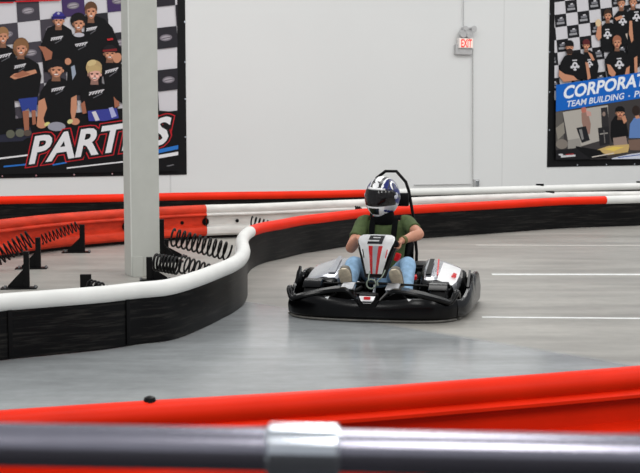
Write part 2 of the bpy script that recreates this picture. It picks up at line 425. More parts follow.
coil(sp(355, 209, 16.4), sp(361, 210, 16.4), .035, .010, 3, 'tiny coil spring just left of the helmet')
coil(sp(90, 285, 10.2), sp(104, 289, 10.1), .04, .010, 4, 'coil spring end peeking over the white tube beside the low bracket')

# ------------------------------------------------------------------ print drawing on the wall
PM = {}
def pm(rgb):
    if rgb not in PM: PM[rgb] = mat('print_%d_%d_%d' % rgb, rgb, .6, spec=.2)
    return PM[rgb]
def clip(poly, cl):
    """Sutherland-Hodgman against convex polygon cl (clockwise on screen)"""
    out = poly
    for i in range(len(cl)):
        a, b = cl[i], cl[(i + 1) % len(cl)]; ins = lambda p: (b[0] - a[0]) * (p[1] - a[1]) - (b[1] - a[1]) * (p[0] - a[0]) >= 0
        src, out = out, []
        for j in range(len(src)):
            p, q_ = src[j - 1], src[j]; ip, iq = ins(p), ins(q_)
            if ip != iq:
                d1 = (b[0] - a[0]) * (p[1] - a[1]) - (b[1] - a[1]) * (p[0] - a[0]); d2 = (b[0] - a[0]) * (q_[1] - a[1]) - (b[1] - a[1]) * (q_[0] - a[0])
                t = d1 / (d1 - d2); out.append((p[0] + (q_[0] - p[0]) * t, p[1] + (q_[1] - p[1]) * t))
            if iq: out.append(q_)
        if not out: return []
    return out
class Print:
    def __init__(s, u0, z0, base=.012):
        s.bm = bmesh.new(); s.mats = []; s.k = 0; s.base = base; s.cl = None; s.u0, s.z0 = u0, z0
    def mi(s, m):
        if m not in s.mats: s.mats.append(m)
        return s.mats.index(m)
    def P(s, x, y):
        v = onwall(x, y); return Vector((v.x - s.u0, -(s.base + s.k * .00008), v.z - s.z0))
    def poly(s, pts, rgb, bump=True):
        if s.cl: pts = clip(list(pts), s.cl)
        if len(pts) < 3: return
        if bump: s.k += 1
        try:
            f = s.bm.faces.new([s.bm.verts.new(s.P(*p)) for p in pts]); f.material_index = s.mi(pm(rgb))
        except ValueError: pass
    def ell(s, cx, cy, rx, ry, rgb, rot=0, n=16):
        c_, s_ = cos(radians(rot)), sin(radians(rot))
        s.poly([(cx + rx * cos(t) * c_ - ry * sin(t) * s_, cy + rx * cos(t) * s_ + ry * sin(t) * c_) for t in (2 * pi * k / n for k in range(n))], rgb)
    def line(s, a, b, wd, rgb):
        dx, dy = b[0] - a[0], b[1] - a[1]; l = sqrt(dx * dx + dy * dy) or 1; nx, ny = -dy / l * wd / 2, dx / l * wd / 2
        s.poly([(a[0] + nx, a[1] + ny), (a[0] - nx, a[1] - ny), (b[0] - nx, b[1] - ny), (b[0] + nx, b[1] + ny)], rgb)
    def text(s, body, p0, p1, cap, slant, rgb, off=0.0, clipx=None):
        vs0, _ = text_mesh(body, 0.0); x0, x1 = min(v[0] for v in vs0), max(v[0] for v in vs0); y1 = max(v[1] for v in vs0)
        vs, fs = text_mesh(body, off); s.k += 1
        V = []
        for x, y in vs:
            f = (x - x0) / (x1 - x0); h_ = y / y1 * cap
            V.append(s.bm.verts.new(s.P(p0[0] + (p1[0] - p0[0]) * f + slant * h_, p0[1] + (p1[1] - p0[1]) * f - h_)))
        for f in fs:
            if len(set(f)) >= 3:
                try: fc = s.bm.faces.new([V[i] for i in f]); fc.material_index = s.mi(pm(rgb))
                except ValueError: pass
    def done(s, name, parent):
        for f in s.bm.faces:
            f.normal_update()
            if f.normal.y > 0: f.normal_flip()
        return obj(name, s.bm, s.mats, parent, smooth=False)

SK, SK2, BK, BK2, WH, WH2 = (196, 138, 108), (160, 102, 78), (9, 9, 12), (22, 22, 26), (206, 204, 208), (226, 226, 228)
def squiggle(p, x0, y0, x1, y1):
    """little wordmark on a shirt, drawn as broken strokes"""
    n = 5; t = 1.1
    for i in range(n):
        a = i / n; b = a + .13
        p.line((x0 + (x1 - x0) * a, y0 + (y1 - y0) * a + 1.4), (x0 + (x1 - x0) * b + .5, y0 + (y1 - y0) * b - 1.1), t, WH)
    p.line((x0, y0 - 1.2), (x1 + .6, y1 - 1.2), .9, WH); p.line((x0 + 4, y0 + 4.0), (x1 - 1, y1 + 2.4), .5, (120, 120, 126))
def face(p, x, y, rx, ry, hair, hs=1.0, rot=0, sk=SK, cap=None, smile=True):
    dk = tuple(int(c * .66) for c in sk); lt = tuple(min(255, int(c * 1.13)) for c in sk)
    p.poly([(x - rx * .5, y + ry * .5), (x + rx * .5, y + ry * .5), (x + rx * .6, y + ry * 1.35), (x - rx * .6, y + ry * 1.35)], dk)
    p.ell(x, y - ry * .42, rx * 1.14 * hs, ry * .86 * hs, hair, rot)
    p.ell(x - rx * .92, y + ry * .05, rx * .16, ry * .2, dk); p.ell(x + rx * .92, y + ry * .05, rx * .16, ry * .2, sk)
    pts = [(-.84, -.55), (-.5, -.86), (.5, -.86), (.84, -.55), (.88, 0), (.76, .42), (.4, .86), (0, .98), (-.4, .86), (-.76, .42), (-.88, 0)]
    p.poly([(x + a * rx, y + b * ry) for a, b in pts], dk)
    p.poly([(x + (a * .86 + .08) * rx, y + (b * .9 - .02) * ry) for a, b in pts], sk)
    p.ell(x + rx * .36, y + ry * .22, rx * .26, ry * .18, lt); p.ell(x - rx * .3, y + ry * .22, rx * .2, ry * .14, lt)
    p.poly([(x - rx * .95, y - ry * .1), (x - rx * .98, y - ry * .8), (x - rx * .3, y - ry * 1.1), (x + rx * .5, y - ry * 1.1), (x + rx * 1.0, y - ry * .7), (x + rx * .95, y - ry * .1), (x + rx * .76, y - ry * .42), (x + rx * .1, y - ry * .50), (x - rx * .5, y - ry * .34), (x - rx * .8, y - ry * .3)], hair)
    for q in (-.38, .42):
        p.ell(x + q * rx, y - ry * .10, rx * .22, ry * .09, (96, 62, 50)); p.ell(x + q * rx, y - ry * .02, rx * .13, ry * .06, (40, 28, 26))
    p.ell(x + rx * .06, y + ry * .24, rx * .15, ry * .12, dk)
    p.ell(x + rx * .02, y + ry * .53, rx * .40, ry * .15, (140, 72, 64))
    if smile: p.ell(x + rx * .02, y + ry * .50, rx * .32, ry * .09, (226, 214, 206))
    if cap:
        p.poly([(x - rx * 1.05, y - ry * .25), (x - rx * 1.0, y - ry * .95), (x - rx * .4, y - ry * 1.35), (x + rx * .5, y - ry * 1.35), (x + rx * 1.05, y - ry * .9), (x + rx * 1.1, y - ry * .25)], cap)
def banner(name, label, outer, grom):
    v = [onwall(*p) for p in outer]; u0, z0 = v[0].x, v[0].z
    # hung straight: rectangle through the measured edges
    us = (min(a.x for a in v), max(a.x for a in v)); zs = (min(a.z for a in v), max(a.z for a in v))
    root = wall_empty(name, us[0], zs[0]); tag(root, label, 'banner')
    bm = bmesh.new(); box(bm, ((us[1] - us[0]) / 2, -.006, (zs[1] - zs[0]) / 2), (us[1] - us[0], .01, zs[1] - zs[0]))
    obj('backing', bm, pm((12, 12, 14)), root, smooth=False)
    for x, y in grom:
        p = onwall(x, y); bm = bmesh.new(); q_ = Vector((p.x - us[0], -.0115, p.z - zs[0])); tube(bm, [q_, q_ + Vector((0, -.006, 0))], .014, 10); obj('grommet', fixn(bm), M_chrome, root)
    return root, us[0], zs[0]

# --- left banner
root, u0, z0 = banner('hanging_banner', 'large black-edged banner behind the column reading PARTIES over a group of children', [(-90, 178), (186.6, 174.6), (183.5, -55)],
    [(36, 175.5), (74, 174.6), (112, 173.8), (185, 99), (185.2, 137), (184.8, 62), (184.5, 22), (2, 176)])
p = Print(u0, z0)
p.cl = [(-80, -45), (176.8, -45), (177.2, 152), (-80, 165)]
p.poly([(-80, -45), (176.8, -45), (177, 133), (-80, 150)], WH)
U, V_ = (22.5, -2.5), (1.3, 21)
for i in range(-5, 9):
    for j in range(-4, 8):
        if (i + j) % 2 == 0:
            x, y = 16 + i * U[0] + j * V_[0], 1.5 + i * U[1] + j * V_[1]
            if y > 128: continue
            c_ = (66, 62, 70) if i < 3 else (40, 38, 44)
            if (i, j) in ((4, 0), (2, 0)): c_ = (66, 48, 92)
            p.poly([(x, y), (x + U[0], y + U[1]), (x + U[0] + V_[0], y + U[1] + V_[1]), (x + V_[0], y + V_[1])], c_)
            mx, my = x + 11.8, y + 9.3
            p.ell(mx, my, 6.2, 3.4, (120, 114, 122), -6); p.ell(mx, my, 4.6, 2.1, (164, 158, 164), -6); p.line((mx - 4, my + 1), (mx + 4.5, my - .6), .8, (96, 90, 98))
# carpet the group stands on
p.poly([(-80, 128), (124, 108), (177, 112), (177, 175), (-80, 175)], BK)
p.poly([(-80, 138), (30, 127), (36, 150), (-80, 160)], (40, 42, 58)); p.poly([(-4, 108), (3, 104), (7, 128), (-4, 131)], (196, 196, 200))
# tall boy, back row right
p.poly([(84, 17), (93, 15), (104, 19), (112, 28), (120, 48), (124, 62), (100, 66), (84, 50)], BK)
face(p, 90.5, 12, 5.6, 8.2, (96, 66, 46)); squiggle(p, 86, 30, 96, 28)
# boy between
p.poly([(70, 36), (77, 32), (84, 32), (94, 40), (101, 60), (102, 95), (66, 95), (68, 50)], BK)
face(p, 78, 24, 5.8, 7.6, (20, 17, 18), 1.25); p.ell(78.5, 35, 5.4, 2.2, (188, 186, 194)); squiggle(p, 73.5, 46, 86.5, 43.5)
# boy in blue cap
p.poly([(47, 28), (55, 25), (63, 25), (71, 30), (76, 50), (74, 72), (44, 72), (40, 46)], BK)
face(p, 58, 21, 5.6, 6.8, (50, 36, 32), .95, cap=(54, 48, 132)); p.poly([(51, 16.5), (65, 16.2), (66, 18.4), (50.5, 18.8)], (34, 30, 92)); p.ell(58, 13.6, 1.4, 1.3, (170, 168, 190)); squiggle(p, 50.5, 39.5, 62, 37.5)
p.poly([(38, 46), (45, 47), (52, 52), (51, 59), (45, 61), (42, 52)], SK2); p.ell(67.5, 61.5, 3.2, 3.4, SK)
p.poly([(70.5, 67), (74, 65), (75.5, 74), (72, 80)], (150, 160, 176))
# leftmost boy
p.poly([(-8, 46), (4, 44), (14, 50), (18, 70), (14, 100), (16, 132), (-8, 136)], BK)
face(p, 2.5, 37, 5.2, 8, (150, 112, 76)); squiggle(p, -3, 57.5, 10.5, 54.5)
# arms-crossed boy with shaggy hair
p.poly([(9, 62), (19, 56), (28, 58), (38, 64), (41, 76), (37, 100), (14, 101), (8, 80)], BK)
p.ell(20.5, 47.5, 8.2, 10, (112, 78, 50), 8); face(p, 20.3, 49, 6, 7.6, (132, 94, 62), 1.1); squiggle(p, 14, 67.5, 25, 65)
p.poly([(9.5, 77), (14, 73.5), (24, 72), (35, 69.5), (36.5, 73), (27, 76), (14, 79.5)], SK); p.poly([(12, 76), (22, 70.5), (30, 74), (18, 78)], SK2)
p.poly([(18, 99), (37, 97), (36, 111), (30, 112), (28, 108), (22, 112.5)], (46, 64, 140))
p.poly([(22, 111), (28.5, 110.5), (28.5, 130), (24, 131)], SK2); p.poly([(31, 110.5), (35, 110), (35.5, 124), (32, 125)], SK2)
p.ell(10, 134, 4.4, 4.2, (96, 98, 84)); p.ell(19.5, 133, 4.6, 4, (100, 102, 90)); p.ell(27, 133, 4, 3.2, (88, 76, 68))
# kneeling boy with black hair
p.poly([(40, 92), (48, 80), (56, 76), (64, 79), (73, 86), (77, 104), (72, 124), (44, 126), (38, 108)], BK)
p.ell(55, 67, 9, 8.6, (14, 13, 16)); face(p, 55.5, 70.5, 7.4, 8, (16, 15, 18), 1.15); squiggle(p, 51, 90.5, 63.5, 88)
p.poly([(38, 101), (44, 98), (46.5, 108), (43, 118), (44, 124), (36, 126), (37, 116)], SK); p.poly([(70.5, 98), (76, 95), (76.5, 108), (74, 118), (78, 122), (72, 124), (70, 112)], SK)
p.ell(41, 125, 5, 3.4, SK); p.ell(74.5, 121.5, 4.6, 3.4, SK); p.ell(46.5, 124, 3, 1.8, (214, 206, 130), -25); p.ell(69.5, 121.5, 3, 2.2, (206, 200, 140), -25)
p.ell(56, 126.5, 9, 4.6, (150, 150, 162))
# blond boy
p.poly([(79, 92), (88, 83), (94, 82), (101, 83), (112, 88), (118, 104), (116, 112), (82, 114)], BK)
p.ell(93.4, 67.6, 8.2, 7.6, (178, 152, 108)); p.ell(91, 63, 5, 3, (204, 182, 132), -20); face(p, 93.8, 74.5, 6.8, 7.6, (186, 160, 112), .95, sk=(216, 164, 148)); squiggle(p, 88.5, 94, 103, 90.8)
p.poly([(87, 111), (100, 109.5), (116, 108), (118, 118), (104, 121), (88, 121)], (58, 64, 146)); p.poly([(91, 112), (95, 111), (99, 120), (95, 121)], WH); p.poly([(108, 108), (112, 107), (116, 116), (111, 118)], (170, 174, 214))
p.poly([(80, 104), (84, 101), (86, 113), (82, 114)], SK2); p.poly([(113, 97), (117, 95), (119, 106), (114, 108)], SK2)
# boy in black cap
p.poly([(101, 66), (108, 61), (118, 60), (125, 70), (124, 105), (116, 100), (104, 86)], BK)
face(p, 109, 54, 6.2, 6.6, (24, 22, 24), .95, cap=(28, 24, 28)); p.poly([(102, 50), (116, 48.5), (116.5, 51), (102, 52)], (120, 30, 34)); p.poly([(106, 39), (112, 38), (112.5, 40), (107, 41)], (180, 40, 44))
p.ell(116.5, 58, 4.2, 5.2, SK, 20); squiggle(p, 104.5, 72.5, 117, 69)
# title band
p.cl = [(-85, -50), (183, -50), (183, 172), (-85, 176)]
p.poly([(-85, -50), (60, -50), (60, -1.2), (-85, 3.2)], BK); p.line((14, 1.8), (60, .2), 1.4, (196, 30, 40)); p.line((-85, 3.8), (13, 2.8), 1.3, (196, 30, 40))
p.poly([(26, 138), (60, 132.5), (124, 122), (177, 113), (177, 171), (-80, 176), (-80, 146), (22, 141)], BK)
p.line((-80, 168), (29, 154.8), 1.6, WH2); p.line((3, 166.5), (27, 164.2), 1.6, (40, 110, 190)); p.line((52, 164.8), (66, 162.4), 1.6, (40, 110, 190))
p.line((66, 168), (124, 161.5), 1.3, WH2)
p.poly([(130, 160), (177.3, 151.5), (177.3, 155), (125, 164)], WH2); p.poly([(130, 155.6), (177.3, 145), (177.3, 149), (130, 159)], (44, 116, 196))
p.line((166, 166), (173, 164.6), .8, (130, 130, 134))
p.text('PARTIES', (29.5, 163.2), (165, 143.2), 26.5, .22, (190, 32, 42), .115)
p.text('PARTIES', (29.5, 163.2), (165, 143.2), 26.5, .22, (18, 18, 20), .09)
p.text('PARTIES', (29.5, 163.2), (165, 143.2), 26.5, .22, WH2, .028)
p.done('printed_face', root)

# --- right banner
root, u0, z0 = banner('hanging_banner', 'black-edged banner cut by the right edge, reading CORPORATE on a blue band', [(547, 166.8), (725, 163.6), (550.6, -60)],
    [(548.8, 130), (549, 92), (549, 52), (549.2, 14), (577, 165), (606, 164.6), (634, 164)])
p = Print(u0, z0)
p.cl = [(554.3, -50), (718, -50), (718, 158), (554, 159.5)]
p.poly([(554, -50), (718, -50), (718, 100), (554, 100)], WH)
U, V_ = (11.5, -1.55), (1.0, 12.5)
for i in range(-2, 15):
    for j in range(-5, 9):
        if (i + j) % 2 == 0:
            x, y = 564.5 + i * U[0] + j * V_[0], 1 + i * U[1] + j * V_[1]
            if y > 88: continue
            p.poly([(x, y), (x + U[0], y + U[1]), (x + U[0] + V_[0], y + U[1] + V_[1]), (x + V_[0], y + V_[1])], BK2)
            p.line((x + 2.4, y + 8.6), (x + 10, y + 7.6), 2.2, (150, 150, 154)); p.line((x + 3.4, y + 5.4), (x + 9.4, y + 4.4), 2.4, (120, 120, 126)); p.line((x + 5.5, y + 3.3), (x + 8, y + 2.7), 1.2, WH)
def crest(x, y, r=3.6):
    p.ell(x, y, r * .7, r * .8, WH); p.ell(x - r * .8, y + r * .5, r * .34, r * .36, WH); p.ell(x + r * .8, y + r * .4, r * .34, r * .36, WH); p.ell(x, y + r * 1.1, r * .4, r * .3, WH)
    p.line((x - r * .7, y - r * 1.15), (x + r * .5, y - r * 1.25), 1.1, WH); p.ell(x, y, r * .28, r * .3, BK)
# man with arms raised
p.poly([(600, 27), (604, 23), (610, 22.5), (615, 27), (616, 44), (613, 52), (600, 52), (599, 38)], BK); face(p, 606.5, 16, 3.6, 5.4, (60, 42, 32), smile=False); crest(606.3, 34)
p.poly([(597, 20), (600, 22), (600, 38), (597, 41), (594.5, 36), (596, 28)], SK); p.ell(597, 23, 2.8, 3.8, (216, 190, 150))
# second back man
p.poly([(612, 17), (617, 11), (624, 10), (629, 16), (630, 44), (616, 46), (612, 30)], BK); face(p, 620, 3.6, 3.8, 5.6, (50, 38, 30)); crest(621.4, 20.6)
p.poly([(613, 18), (620, 15.5), (622, 18), (615, 21)], SK); p.poly([(624, 34), (630, 32), (634, 40), (628, 46)], (196, 184, 172))
# third back man and those beyond
for dx in (0, 17, 34, 51, 68):
    p.poly([(626 + dx, 12), (632 + dx, 8), (641 + dx, 9), (646 + dx, 18), (646 + dx, 50), (630 + dx, 80), (626 + dx, 60)], BK); face(p, 631.5 + dx, 2.5, 3.8, 5.6, (60, 44, 34)); crest(635.2 + dx, 16.5)
    p.poly([(628 + dx, 21), (630.5 + dx, 21), (632 + dx, 40), (630 + dx, 43), (627.5 + dx, 34)], SK)
p.poly([(632.4, 58), (635.5, 56), (636, 76), (633, 78)], SK)
# capped man left
p.poly([(557.5, 78), (559, 63), (563, 56), (569, 54), (577, 52.5), (583, 55), (585, 66), (585, 80)], BK); face(p, 567.8, 47.6, 3.9, 5.4, (40, 28, 24), smile=False, cap=BK); p.ell(567.9, 51.6, 3.5, 3, (50, 34, 28)); crest(573.3, 65.2, 4)
p.poly([(557.5, 70), (563, 74), (572, 76), (576, 80), (562, 82), (557, 76)], SK)
# second capped man
p.poly([(582, 52), (588, 50), (594, 54), (597, 66), (595, 80), (584, 82)], BK); face(p, 584.5, 45.8, 3.4, 4.8, (40, 28, 24), smile=False, cap=(90, 34, 38)); crest(587.8, 63.5, 3)
p.poly([(586, 52), (590, 54), (593, 60), (590.5, 61)], SK); p.poly([(583.5, 62), (586.5, 63), (589, 78), (586, 80)], SK)
# bald man in front
p.poly([(603, 60), (607, 53), (614, 50), (621, 50.5), (626.5, 55), (628, 66), (626, 80), (606, 80)], BK); face(p, 615.2, 43, 4.1, 6.2, SK2, .95, smile=False); crest(617.6, 63.5, 4)
p.poly([(605, 64), (608.5, 65), (614, 73), (612, 78), (607, 74)], SK); p.poly([(624.5, 68), (628, 66), (627, 76), (622, 79)], SK)
# lower picture: tables and guests
p.poly([(554, 100), (718, 88), (718, 160), (554, 160)], (62, 58, 58))
p.poly([(561, 112), (606, 105), (607, 138), (580, 146), (566, 140)], (176, 170, 162)); p.poly([(554, 112), (561, 111), (562, 140), (554, 142)], (92, 88, 84)); p.poly([(554, 128), (562, 122), (563, 133), (556, 140)], (140, 134, 124))
p.ell(560, 144, 6, 5, (128, 120, 112)); p.poly([(566, 140), (578, 138), (580, 150), (566, 152)], (150, 146, 140))
p.ell(582, 110, 2.6, 3.6, (186, 110, 96)); p.poly([(579.5, 113), (586, 112), (589, 124), (588, 134), (583, 134), (580, 122)], (150, 116, 104)); p.poly([(584, 110), (589, 112), (589.5, 116), (585, 116)], (196, 150, 140))
p.poly([(574.5, 128), (584, 126), (588, 140), (580, 143)], (30, 30, 34)); p.poly([(577, 129.5), (580, 129), (582, 139), (580, 140)], (130, 128, 126))
p.poly([(599, 108), (605.5, 107), (607, 126), (600, 128)], (44, 42, 44)); p.ell(602, 114, 1.6, 2.4, (140, 120, 110)); p.poly([(596, 128), (607, 126), (608, 144), (598, 146)], (34, 33, 36)); p.line((598, 134), (606, 133), 1.2, (150, 146, 140)); p.line((602, 130), (603, 143), 1, (110, 106, 104))
p.poly([(608.5, 136), (609, 122), (613, 116), (619, 114), (624, 120), (627, 136), (622, 140), (610, 142)], BK); face(p, 618, 113, 4.4, 5, (40, 30, 26), smile=False, cap=BK); p.poly([(619.5, 117), (623, 115), (625, 121), (622, 124)], SK)
p.poly([(627, 138), (628, 124), (632, 118), (640, 116), (648, 120), (652, 138)], (96, 130, 186)); p.ell(634, 110.5, 4, 5, (44, 32, 28)); p.poly([(633, 116), (637, 115), (638, 118), (634, 119)], SK)
p.poly([(611, 138), (624, 136), (626, 146), (612, 146)], (150, 130, 120)); p.poly([(594, 150), (606, 146), (628, 144), (626, 152), (606, 155)], (200, 170, 110)); p.poly([(602, 149), (612, 146.5), (622, 147), (612, 151)], (226, 196, 96))
p.poly([(626, 140), (718, 132), (718, 152), (628, 150)], (120, 96, 84)); p.poly([(610, 158), (628, 154), (660, 150), (700, 149), (700, 160), (610, 160)], (206, 210, 222)); p.line((616, 157.5), (650, 153), .9, (60, 90, 160))
p.poly([(574, 146), (598, 150), (606, 158), (574, 159)], BK); p.poly([(554, 150), (574, 148), (590, 160), (554, 160)], (26, 25, 28)); p.line((590, 157), (612, 153), 1.0, (210, 200, 190))
p.ell(559, 154.6, 2.4, 1.0, WH); p.line((559, 156.5), (573.5, 155.4), 1.9, (206, 206, 208)); p.line((564, 154.5), (572, 153.8), .9, (170, 40, 44))
# blue band
p.poly([(554, 85), (640, 72), (718, 60.2), (718, 86.2), (640, 98), (554, 111.6)], (16, 98, 190))
def rtext(*a, **k): p.text(*a, **k)
rtext('CORPORATE', (561.3, 98.8), (650.2, 83.8), 12.2, .16, (232, 236, 242), .030)
rtext('TEAM BUILDING', (564.5, 107.2), (621.5, 98.8), 6.0, .16, (220, 226, 236), .018)
p.ell(627.2, 96, .8, .8, (220, 226, 236)); rtext('PR', (632.3, 97.3), (642.3, 95.8), 6.0, .16, (220, 226, 236), .018)
p.done('printed_face', root)

# --- exit sign with emergency lamps and conduit
v = onwall(465, 45); root = wall_empty('exit_sign', v.x, v.z); tag(root, 'small lit EXIT sign with grey emergency lamps high on the white wall', 'sign')
def W(px, py, off=0): q_ = onwall(px, py, off); return Vector((q_.x - v.x, -off, q_.z - v.z))
def wbox(name, x0, y0, x1, y1, o0, o1, m, bev=.01):
    a, b = W(x0, y0, o1), W(x1, y1, o1); bm = bmesh.new(); box(bm, ((a.x + b.x) / 2, -(o0 + o1) / 2, (a.z + b.z) / 2), (abs(b.x - a.x), o1 - o0, abs(a.z - b.z)), bev=bev); return obj(name, bm, m, root, smooth=False)
wbox('battery_box', 456, 44, 472.4, 54.8, 0, .07, M_grey); wbox('mounting_plate', 462, 27, 471, 38, 0, .03, M_grey)
wbox('sign_housing', 459, 37.8, 473.3, 48.4, .03, .10, mat('sign_housing_white', (235, 228, 224), .4, noise=.02))
M_face = mat('sign_face', (255, 226, 214), .4, emit=.35); M_letter = mat('lit_letters', (232, 30, 22), .4, emit=.6)
fc = wbox('sign_face', 459.9, 38.6, 472.6, 47.6, .10, .104, M_face, 0)
vs, fs = text_mesh('EXIT', .02); bm = bmesh.new(); x0, x1, y1 = min(a[0] for a in vs), max(a[0] for a in vs), max(a[1] for a in vs)
A, B = W(461.2, 47, .1055), W(471.9, 39.4, .1055)
V = [bm.verts.new((A.x + (x - x0) / (x1 - x0) * (B.x - A.x), -.1055, A.z + y / y1 * (B.z - A.z))) for x, y in vs]
for f in fs:
    try: bm.faces.new([V[i] for i in f])
    except ValueError: pass
bmesh.ops.recalc_face_normals(bm, faces=bm.faces)
for f in bm.faces:
    if f.normal.y > 0: f.normal_flip()
obj('letters', bm, M_letter, root, smooth=False)
for px, py, k in ((460.5, 33.5, 1), (466.5, 34, 1), (471, 28.8, .8), (462.5, 28.5, .7)):
    c_ = W(px, py); bm = bmesh.new(); tube(bm, [c_ + Vector((0, -.02, 0)), c_ + Vector((0, -.06, 0)), c_ + Vector((0, -.11, -.01)), c_ + Vector((0, -.12, -.01))], [.03 * k, .05 * k, .075 * k, .07 * k], 16); obj('lamp_head', fixn(bm), M_grey, root)
v = onwall(472.8, 100); root = wall_empty('wall_conduit', v.x, 0); v = Vector((v.x, 0, 0)); tag(root, 'thin grey conduit running down the wall from the lit sign to an outlet box', 'conduit')
bm = bmesh.new(); tube(bm, [W(472.8, 49, .03), W(472.8, 180, .03)], .009, 8); obj('downpipe', fixn(bm), mat('pale_conduit', (176, 176, 174), .5, noise=.05), root)
bm = bmesh.new(); tube(bm, [W(463.4, -30, .03), W(463.4, 27, .03)], .008, 8); obj('feed_pipe', fixn(bm), M_grey, root)
bm = bmesh.new(); tube(bm, [W(414, 185, .02), W(471, 184, .02)], .009, 8); obj('floor_run', fixn(bm), M_grey, root)
a = W(475, 183); bm = bmesh.new(); box(bm, (a.x, -.04, a.z), (.10, .08, .13), bev=.008); obj('outlet_box', bm, M_grey, root, smooth=False)
bm = bmesh.new(); box(bm, (a.x, -.084, a.z), (.07, .008, .10), bev=.002); obj('cover_plate', bm, M_chrome, root, smooth=False)

# ------------------------------------------------------------------ kart
YAW = radians(12); KO = onz(367.5, 322.6)
kart = empty('go_kart', KO, -YAW); tag(kart, 'black racing kart with white nose panel numbered 9 sliding through the bend', 'kart')
def K(name, bm, m, smooth=True, parent=kart): return obj(name, fixn(bm), m, parent, smooth)
# wrap-around bumper
def wrap(pts, thick=.03, zb=.012, tuck=.02):
    """pts: (x, y, ztop) going round; thickness inward to (0, .75)"""
    bm = bmesh.new(); rings = []
    P = catmull(pts, 5)
    for i, q_ in enumerate(P):
        t = P[min(i + 1, len(P) - 1)] - P[max(i - 1, 0)]; t = Vector((t.x, t.y, 0)).normalized(); n = Vector((t.y, -t.x, 0))
        if n.dot(Vector((q_.x, q_.y - .75, 0))) < 0: n = -n
        b = Vector((q_.x, q_.y, 0)); zt = q_.z; zm = zb + (zt - zb) * .55
        rings.append([b - n * tuck + Vector((0, 0, zb)), b + n * .008 + Vector((0, 0, zb + .03)), b + n * .012 + Vector((0, 0, zm)), b + n * .0 + Vector((0, 0, zt - .012)), b - n * .010 + Vector((0, 0, zt)),
                      b - n * (thick) + Vector((0, 0, zt)), b - n * (thick + .004) + Vector((0, 0, zm)), b - n * (tuck + thick) + Vector((0, 0, zb))])
    ringloft(bm, rings); return bm
fr = [(0, 0, .172), (.15, .0, .172), (.35, .018, .192), (.5, .055, .190), (.60, .12, .178), (.655, .20, .185)]
fpts = [(-x, y, z) for x, y, z in fr[::-1]] + fr[1:]
K('front_bumper', wrap(fpts), M_gloss)
for s, ex in ((1, .04), (-1, 0)):
    sd = [(.66, .205, .17), (.685 + ex * .6, .32, .16), (.695 + ex, .46, .21), (.70 + ex, .58, .25), (.70 + ex, .64, .31), (.70 + ex, .68, .31), (.70 + ex, .74, .245), (.70 + ex, .84, .285), (.70 + ex, 1.05, .285), (.70 + ex, 1.2, .26), (.68 + ex, 1.32, .21), (.60, 1.40, .19)]
    K('side_bumper', wrap([(s * x, y, z) for x, y, z in sd]), M_gloss)
    # raised fin where front and side bumper overlap
    bm = bmesh.new(); x = s * (.665 + ex); prism(bm, [Vector((x, .50, .12)), Vector((x, .50, .23)), Vector((x, .58, .30)), Vector((x, .645, .345)), Vector((x, .665, .335)), Vector((x, .67, .12))], (s * .018, 0, 0)); K('bumper_fin', bm, M_gloss, False)
    # rounded bump on the corner
    bm = bmesh.new(); tube(bm, [(s * .60, .09, .145), (s * .63, .13, .165), (s * .652, .18, .215), (s * .658, .235, .215), (s * .668, .29, .16)], [.016, .022, .026, .026, .018], 10, smooth=4); K('corner_guard', bm, M_gloss)
K('rear_bumper', wrap([(-.60, 1.40, .19), (-.4, 1.46, .19), (0, 1.48, .19), (.4, 1.46, .19), (.60, 1.40, .19)]), M_gloss)
bm = bmesh.new(); tube(bm, [(x * .985, y + .012, .014) for x, y, z in fpts] , .014, 8, smooth=4, flat=.7); K('skid_strip', bm, mat('dull_guard_strip', (96, 94, 88), .6, noise=.3))
for s in (1, -1):
    bm = bmesh.new(); tube(bm, [(s * .67, .25, .014), (s * .705, .6, .014), (s * .705, 1.1, .014), (s * .62, 1.36, .014)], .013, 8, smooth=4, flat=.7); K('skid_strip', bm, mat('dull_guard_strip', (96, 94, 88), .6, noise=.3))
# nose fairing wings above the bumper, dropping to a V in the middle
bm = bmesh.new(); prism(bm, [Vector((x, .10 + .12 * abs(x) , z)) for x, z in ((-.56, .09), (.56, .09), (.54, .165), (.36, .208), (.22, .225), (.12, .18), (.05, .12), (-.05, .12), (-.12, .18), (-.22, .225), (-.36, .208), (-.54, .165))], (0, .02, 0)); K('nose_backing', bm, M_black, False)
for s in (1, -1):
    W_ = [(.62, .085, .155, .04), (.50, .05, .190, .07), (.36, .03, .222, .10), (.24, .03, .240, .12), (.17, .03, .238, .12), (.12, .02, .20, .10), (.075, .0, .145, .08), (.055, -.002, .11, .05)]
    q_ = catmull([(s * a, b, c) for a, b, c, d in W_], 4); bm = bmesh.new(); rings = []
    for i, c_ in enumerate(q_):
        d = W_[min(int(i / 4 + .5), 7)][3]; h_ = .014
        rings.append([c_ + Vector(o_) for o_ in ((0, -.006, -h_), (0, -.010, 0), (0, 0, h_), (0, d, h_ + .006), (0, d + .01, -h_ * .5), (0, d * .7, -h_))])
    ringloft(bm, rings); K('nose_wing', bm, M_gloss)
    bm = bmesh.new(); tube(bm, [(s * .32, .06, .15), (s * .26, .06, .215)], .014, 8); K('wing_strut', bm, M_black)
    bm = bmesh.new(); box(bm, (s * .175, .12, .262), (.10, .15, .010), Matrix.Rotation(radians(12), 3, 'X'), bev=.003); K('foot_plate', bm, M_steel, False)
    bm = bmesh.new(); box(bm, (s * .45, .10, .195), (.05, .03, .02), Matrix.Rotation(s * .3, 3, 'Y'), bev=.003); K('wing_clip', bm, M_black, False)
    bm = bmesh.new(); prism(bm, [Vector((s * .335, .012, .185)), Vector((s * .30, .012, .190)), Vector((s * .315, .012, .170))], (0, .01, 0)); K('wing_glint', bm, M_pwhite, False)  # white chip painted in as a glint on the wing
